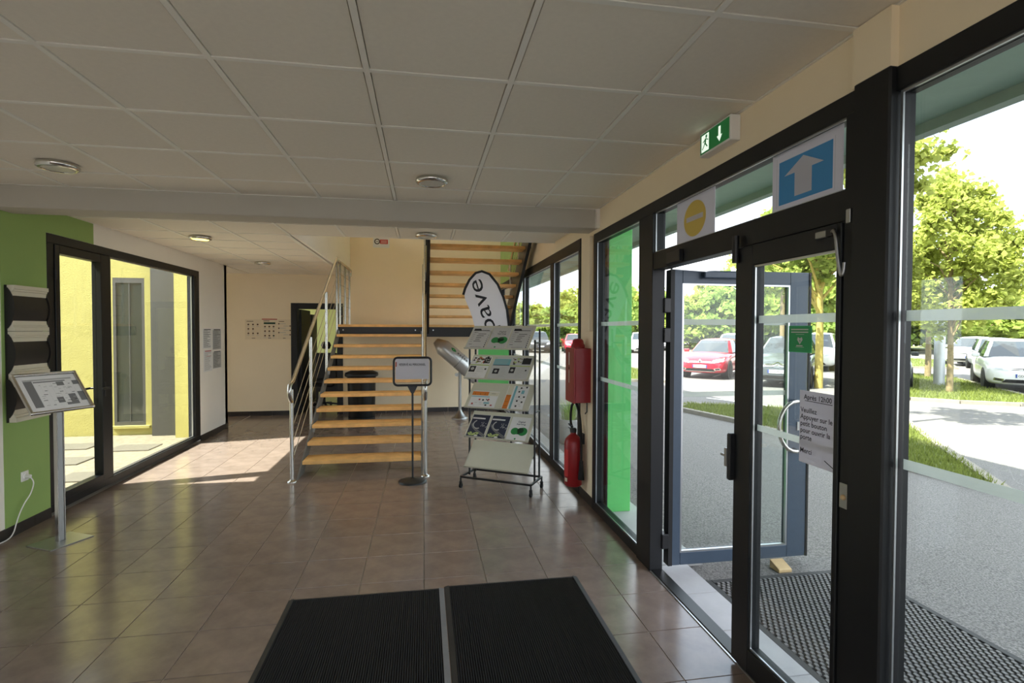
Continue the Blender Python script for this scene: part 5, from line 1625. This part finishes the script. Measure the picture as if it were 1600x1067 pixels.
# ---- planter and post outside the far panes
pl = thing('planter', 'pale pot with spiky grass outside the far panes', 'plant', (2.12, 7.45, -.03))
MB().lathe([(.13, 0), (.15, .02), (.19, .34), (.2, .36), (.18, .36), (.17, .3), (0, .3)], (2.12, 7.45, -.03), 24).build('pot', 'concrete', pl)
rn = random.Random(21); m = MB()
for i in range(90):
    a = rn.uniform(0, 6.28); L = rn.uniform(.3, .62); w = .007; lean = rn.uniform(.1, .42)
    p = [Vector((2.12 + .12 * rn.random() * math.cos(a), 7.45 + .12 * rn.random() * math.sin(a), .27))]
    for s in (0.4, .75, 1.0): p.append(p[0] + Vector((math.cos(a) * lean * s * s, math.sin(a) * lean * s * s, L * s * (1 - .3 * s))))
    sd_ = Vector((-math.sin(a), math.cos(a), 0)) * w
    vs = []
    for j, q in enumerate(p): vs += [q - sd_ * (1 - j / 3.2), q + sd_ * (1 - j / 3.2)]
    m.add(vs, [(0, 1, 3, 2), (2, 3, 5, 4), (4, 5, 7, 6)])
m.build('blades', 'grass_plant', pl, kind='stuff', fix=False)
bo = thing('ash_bollard', 'white outdoor ashtray bollard outside the far panes', 'bollard', (2.6, 7.85, -.03))
MB().box(2.5, 2.7, 7.74, 7.96, -.03, .98).build('body', 'plastic_white', bo, bevel=.012)
MB().box(2.495, 2.5, 7.77, 7.93, .35, .86).build('slot_panel', 'frame_blue', bo)
MB().lathe([(.03, 0), (.045, .02), (.05, .06), (.03, .1), (0, .11)], (2.6, 7.85, .98), 18).build('knob', 'steel_dull', bo)
# ================================================================== PARKED CARS
mat('car_red', (186, 18, 44), 0.3, coat=0.8)
mat('car_grey', (92, 98, 104), 0.35, metal=0.3, coat=0.8)
mat('car_dark', (52, 54, 56), 0.35, metal=0.2, coat=0.8)
mat('car_black', (36, 38, 42), 0.35, coat=0.8)
mat('car_white', (236, 236, 234), 0.35, coat=0.8)
mat('car_silver', (176, 182, 188), 0.35, metal=0.3, coat=0.8)
mat('car_glass', (46, 54, 60), 0.06, spec=0.9)
mat('car_trim', (26, 26, 28), 0.5)
mat('headlamp', (212, 216, 220), 0.12, coat=0.8)
mat('alloy', (178, 180, 182), 0.35, metal=0.8)
mat('plate_white', (232, 232, 228), 0.5)
mat('plate_blue', (40, 70, 150), 0.5)

def make_car(label, front, head, paint, L=4.3, W=.90, H=1.48, hood=.93, nose=.62, ws=0.0, plate=None, emblem=None, group='parked cars', van=False, fog=False, detail=True):
    h = Vector((head[0], head[1], 0)).normalized()
    rz = math.atan2(h.x, -h.y)
    c = Vector((front[0], front[1], 0)) - h * (L / 2)
    c.z = ground_z(front[0], front[1])
    t = thing('car' if not van else 'van', label, 'car' if not van else 'van', c, rz, group)
    f, r = -L / 2, L / 2
    k = hood / .93
    wsb = f + (1.15 if not van else .75) + ws     # windscreen base
    S = [(f, .60 * W, .36, .56 * k, .58 * k), (f + .06, .84 * W, .25, .66 * k, .68 * k), (f + .28, .965 * W, .21, .77 * k, .81 * k), (f + .7, W, .20, .86 * k, .91 * k),
         (wsb, W, .20, .93 * k, .99 * k), (0.1, W, .20, .96 * k, 1.0 * k), (r - .95, W, .22, .98 * k, 1.02 * k), (r - .4, .97 * W, .26, .99 * k, 1.03 * k), (r - .08, .9 * W, .32, .96 * k, .99 * k), (r, .74 * W, .42, .8 * k, .84 * k)]
    ring = []
    for y, w, zb, zs, zt in S:
        half = [(0, zb), (.78 * w, zb), (.96 * w, zb + .07), (w, zb + .35 * (zs - zb)), (.985 * w, zs - .12), (.90 * w, zs), (.5 * w, zt), (0, zt + .012)]
        ring.append([(x, y, z) for x, z in half] + [(-x, y, z) for x, z in half[-2:0:-1]])
    n = len(ring[0])
    V = [p for q in ring for p in q]
    Fc = [(i * n + j, i * n + (j + 1) % n, (i + 1) * n + (j + 1) % n, (i + 1) * n + j) for i in range(len(ring) - 1) for j in range(n)]
    Fc += [tuple(range(n))[::-1], tuple(range((len(ring) - 1) * n, len(ring) * n))]
    me = bpy.data.meshes.new('body'); me.from_pydata(V, [], Fc)
    bm = bmesh.new(); bm.from_mesh(me); bmesh.ops.recalc_face_normals(bm, faces=bm.faces); bm.to_mesh(me); bm.free()
    tmp = bpy.data.objects.new('body', me); COL.objects.link(tmp)
    md = tmp.modifiers.new('sub', 'SUBSURF'); md.levels = md.render_levels = 2
    dg = bpy.context.evaluated_depsgraph_get()
    me2 = bpy.data.meshes.new_from_object(tmp.evaluated_get(dg))
    bpy.data.objects.remove(tmp)
    me2.name = 'body'
    me2.materials.clear(); me2.materials.append(MATS[paint])
    for p in me2.polygons: p.use_smooth = True
    body = bpy.data.objects.new('body', me2); COL.objects.link(body); body.parent = t
    bvh = BVHTree.FromPolygons([v.co.copy() for v in me2.vertices], [tuple(p.vertices) for p in me2.polygons])
    def patch(corners, name, matn, nu=6, nv=3, off=.012, parent=None, mirror=False):
        for sx in ((1, -1) if mirror else (1,)):
            m = MB(); vs = []
            a, b, c_, d = [Vector((q[0] * sx, 0, q[1])) for q in corners]
            for i in range(nu + 1):
                for j in range(nv + 1):
                    u, v = i / nu, j / nv
                    p = a.lerp(b, u).lerp(d.lerp(c_, u), v)
                    hit = bvh.ray_cast(Vector((p.x, -6, p.z)), Vector((0, 1, 0)))
                    yy = hit[0].y if hit[0] is not None else f + .3
                    vs.append((p.x, yy - off, p.z))
            m.add(vs, [(i * (nv + 1) + j, (i + 1) * (nv + 1) + j, (i + 1) * (nv + 1) + j + 1, i * (nv + 1) + j + 1) for i in range(nu) for j in range(nv)], 0, True)
            m.build(name, matn, parent or t, local=True)
    # cabin
    zb = .955 * k; zr = H - .06
    rake = .80 if not van else .62
    B = [(0, wsb - .06), (.78 * W, wsb + .20), (.885 * W, wsb + .42), (.905 * W, .45), (.885 * W, r - .85), (.76 * W, r - .28), (0, r - .2)]
    Rf = [(0, wsb + rake), (.56 * W, wsb + rake + .10), (.63 * W, wsb + rake + .22), (.66 * W, .55), (.63 * W, r - .95), (.54 * W, r - .62), (0, r - .55)]
    if van:
        Rf = [(0, wsb + rake), (.7 * W, wsb + rake + .1), (.78 * W, wsb + rake + .2), (.82 * W, .55), (.8 * W, r - .6), (.72 * W, r - .3), (0, r - .25)]
    def pt(q, z, s): return (q[0] * s, q[1], z)
    wn_, rf = MB(), MB()
    for s in (1, -1):
        for i, which in ((0, 'g'), (1, 'p'), (2, 'g'), (3, 'g'), (4, 'p'), (5, 'g')):
            q = [pt(B[i], zb, s), pt(B[i + 1], zb, s), pt(Rf[i + 1], zr - (.0 if i else .0), s), pt(Rf[i], zr + (.0), s)]
            (wn_ if which == 'g' else rf).add(q, [(0, 1, 2, 3)])
    top = [pt(p, zr, 1) for p in Rf] + [pt(p, zr, -1) for p in Rf[-2:0:-1]]
    cen = (0, (Rf[0][1] + Rf[-1][1]) / 2, H + .02)
    inn = [((p[0] * .72), cen[1] + (p[1] - cen[1]) * .72, H - .005) for p in top]
    nt = len(top)
    rf.add(top + inn + [cen], [(i, (i + 1) % nt, nt + (i + 1) % nt, nt + i) for i in range(nt)] + [(nt + i, nt + (i + 1) % nt, 2 * nt) for i in range(nt)], 0, True)
    rf.build('roof', paint, t, local=True)
    wn_.build('windows', 'car_glass', t, local=True)
    for s in (1, -1):
        p0, p1 = Vector(pt(B[3], zb, s)), Vector(pt(Rf[3], zr, s))
        MB().bar(p0, p1, .07, .02, up=(1, 0, 0)).build('door_pillar', 'car_trim', t, local=True)
        mb = MB().obox((s * (W + .08), wsb + .48, zb + .05), (.10, 0, 0), (0, .05, 0), (0, 0, .065))
        mb.build('mirror', paint, t, local=True, bevel=.03, seg=2)
    # wheels
    for sx in (1, -1):
        for y in (f + .82, r - .85):
            MB().cyl((sx * W * .7, y, .33), (sx * (W - .002), y, .33), .365, n=24).build('wheel_arch', 'car_trim', t, local=True)
            x0, x1 = sx * (W - .2), sx * (W + .008)
            wh = MB().lathe([(.19, -.1), (.28, -.1), (.315, -.07), (.315, .07), (.28, .1), (.2, .104)], (sx * (W - .1), y, .315), 28, axis=(sx, 0, 0)).build('tyre', 'rubber', t, local=True)
            hb = MB()
            hb.cyl((sx * (W - .03), y, .315), (sx * (W - .01), y, .315), .06, n=14)
            for q in range(5):
                a = 2 * math.pi * q / 5
                hb.bar((sx * (W - .016), y, .315), (sx * (W - .016), y + .2 * math.cos(a), .315 + .2 * math.sin(a)), .05, .016, up=(1, 0, 0))
            hb.tube([(sx * (W - .014), y + .2 * math.cos(a), .315 + .2 * math.sin(a)) for a in [2 * math.pi * q / 20 for q in range(20)]], .014, 6, closed=True)
            hb.build('rim', 'alloy', wh, local=True)
    # front
    zn = .62 * k
    patch([(.44 * W, zn - .02), (.88 * W, zn + .05), (.86 * W, zn + .17), (.50 * W, zn + .09)], 'headlamp', 'headlamp', mirror=True)
    patch([(.58 * W, zn + .03), (.76 * W, zn + .06), (.76 * W, zn + .12), (.60 * W, zn + .085)], 'headlamp_lens', 'alloy', mirror=True, off=.018)
    patch([(-.62 * W, .30), (.62 * W, .30), (.52 * W, .40), (-.52 * W, .40)], 'lower_grille', 'car_trim', nu=10)
    patch([(-.36 * W, zn + .02), (.36 * W, zn + .02), (.40 * W, zn + .07), (-.40 * W, zn + .07)], 'upper_grille', 'car_trim', nu=10, nv=2)
    if fog:
        patch([(.58 * W, .33), (.82 * W, .36), (.80 * W, .44), (.56 * W, .41)], 'fog_lamp', 'chrome', mirror=True, off=.014)
        patch([(.62 * W, .35), (.78 * W, .375), (.77 * W, .425), (.61 * W, .40)], 'fog_lens', 'car_trim', mirror=True, off=.02)
        patch([(-.58 * W, .285), (.58 * W, .285), (.58 * W, .305), (-.58 * W, .305)], 'chrome_strip', 'chrome', nu=10, nv=1, off=.016)
    hy = bvh.ray_cast(Vector((0, -6, .48 * k)), Vector((0, 1, 0)))[0].y
    if plate is not None:
        mp = MB().frame((-.26, hy - .018, .43 * k), (1, 0, 0), (0, 0, 1)); mp.slab(0, 0, .52, .11, .01)
        po = mp.build('number_plate', 'plate_white', t, local=True)
        mq = MB().frame((-.26, hy - .0185, .43 * k), (1, 0, 0), (0, 0, 1))
        mq.rect(.0, 0, .04, .11, 1); mq.rect(.48, 0, .52, .11, 1)
        if plate: mq.text(plate, .26, .022, .09, 0, .0012, 'C', bold=True, width=.40)
        mq.build('plate_print', ['ink', 'plate_blue'], po, local=True, fix=False)
    hy2 = bvh.ray_cast(Vector((0, -6, zn + .05)), Vector((0, 1, 0)))[0].y
    if emblem == 'diamond':
        m = MB().frame((0, hy2 - .02, zn + .035), (1, 0, 0), (0, 0, 1))
        m.prism([m.P(-.075, 0), m.P(0, -.10), m.P(.075, 0), m.P(0, .10)], m.n * .015)
        em = m.build('emblem', 'headlamp', t, local=True)
        m = MB().frame((0, hy2 - .0365, zn + .035), (1, 0, 0), (0, 0, 1)); m.poly([(-.032, 0), (0, -.05), (.032, 0), (0, .05)]); m.build('emblem_core', 'car_trim', em, local=True, fix=False)
        patch([(-.42 * W, zn + .035), (-.09, zn + .03), (-.09, zn + .045), (-.44 * W, zn + .055)], 'chrome_bar', 'chrome', nv=1, off=.018, mirror=True)
    elif emblem == 'chevrons':
        for dz in (0, .07):
            for s in (1, -1):
                patch([(0 * s, zn + .05 + dz), (.13 * s, zn - .005 + dz), (.13 * s, zn + .02 + dz), (0 * s, zn + .075 + dz)], 'chevron', 'chrome', nv=1, off=.02)
                patch([(.13 * s, zn - .005 + dz), (.4 * W * s, zn - .005 + dz), (.42 * W * s, zn + .012 + dz), (.13 * s, zn + .012 + dz)], 'chrome_bar', 'chrome', nv=1, off=.018)
    return t
HD = (-.707, -.707)
make_car('red hatchback with chrome diamond badge seen through the open door', (10.1, 18.0), HD, 'car_red', H=1.47, plate='CW-070-NK', emblem='diamond', fog=True)
make_car('grey car with double chevron badge behind the closed door leaf', (10.95, 14.85), HD, 'car_grey', L=4.6, H=1.62, hood=1.02, plate='FF-696-JL', emblem='chevrons')
make_car('dark car partly hidden behind the notice and post', (13.85, 14.1), HD, 'car_dark', L=4.5, H=1.6, hood=1.0, plate='')
make_car('white compact car parked beside the grass island at the right', (17.3, 12.5), HD, 'car_white', L=4.1, H=1.56, hood=.98, plate='GD-194-FZ', emblem='diamond', fog=True)
make_car('white car half hidden behind the tree trunks', (27.0, 22.6), (-.9, -.44), 'car_white', H=1.5, plate='')
make_car('dark car at the far left, seen through the far panes', (8.9, 39.2), (-.12, -.99), 'car_black', L=4.6, H=1.66, hood=1.0, plate='')
make_car('far red car seen through the far panes above the alarm cabinet', (11.5, 38.6), (-.2, -.98), 'car_red', plate='', emblem='diamond')
make_car('far white car beside the green board', (16.6, 38.0), (-.3, -.95), 'car_white', H=1.6, hood=1.0, plate='')
make_car('far grey car left of the red hatchback', (20.8, 42.0), (-.35, -.94), 'car_silver', plate='')
def on_ray(px_, dist):
    d = (_w + _rr * ((px_ - 800) / F_PX)); d.z = 0; d.normalize(); return (d.x * dist, d.y * dist)
make_car('white people carrier parked behind the red hatchback', on_ray(1142, 25.5), (-.6, -.8), 'car_white', L=4.5, W=.92, H=1.66, hood=1.02, plate='')
make_car('white people carrier behind the green sticker', on_ray(1268, 27.0), (-.72, -.69), 'car_white', L=4.5, W=.92, H=1.70, hood=1.02, plate='')
make_car('silver car just behind the white compact car', (24.5, 18.6), HD, 'car_silver', H=1.5, plate='')

# ------------------------------------------------------------------ tidy up
for o in bpy.data.objects:
    if '_org' in o: del o['_org']
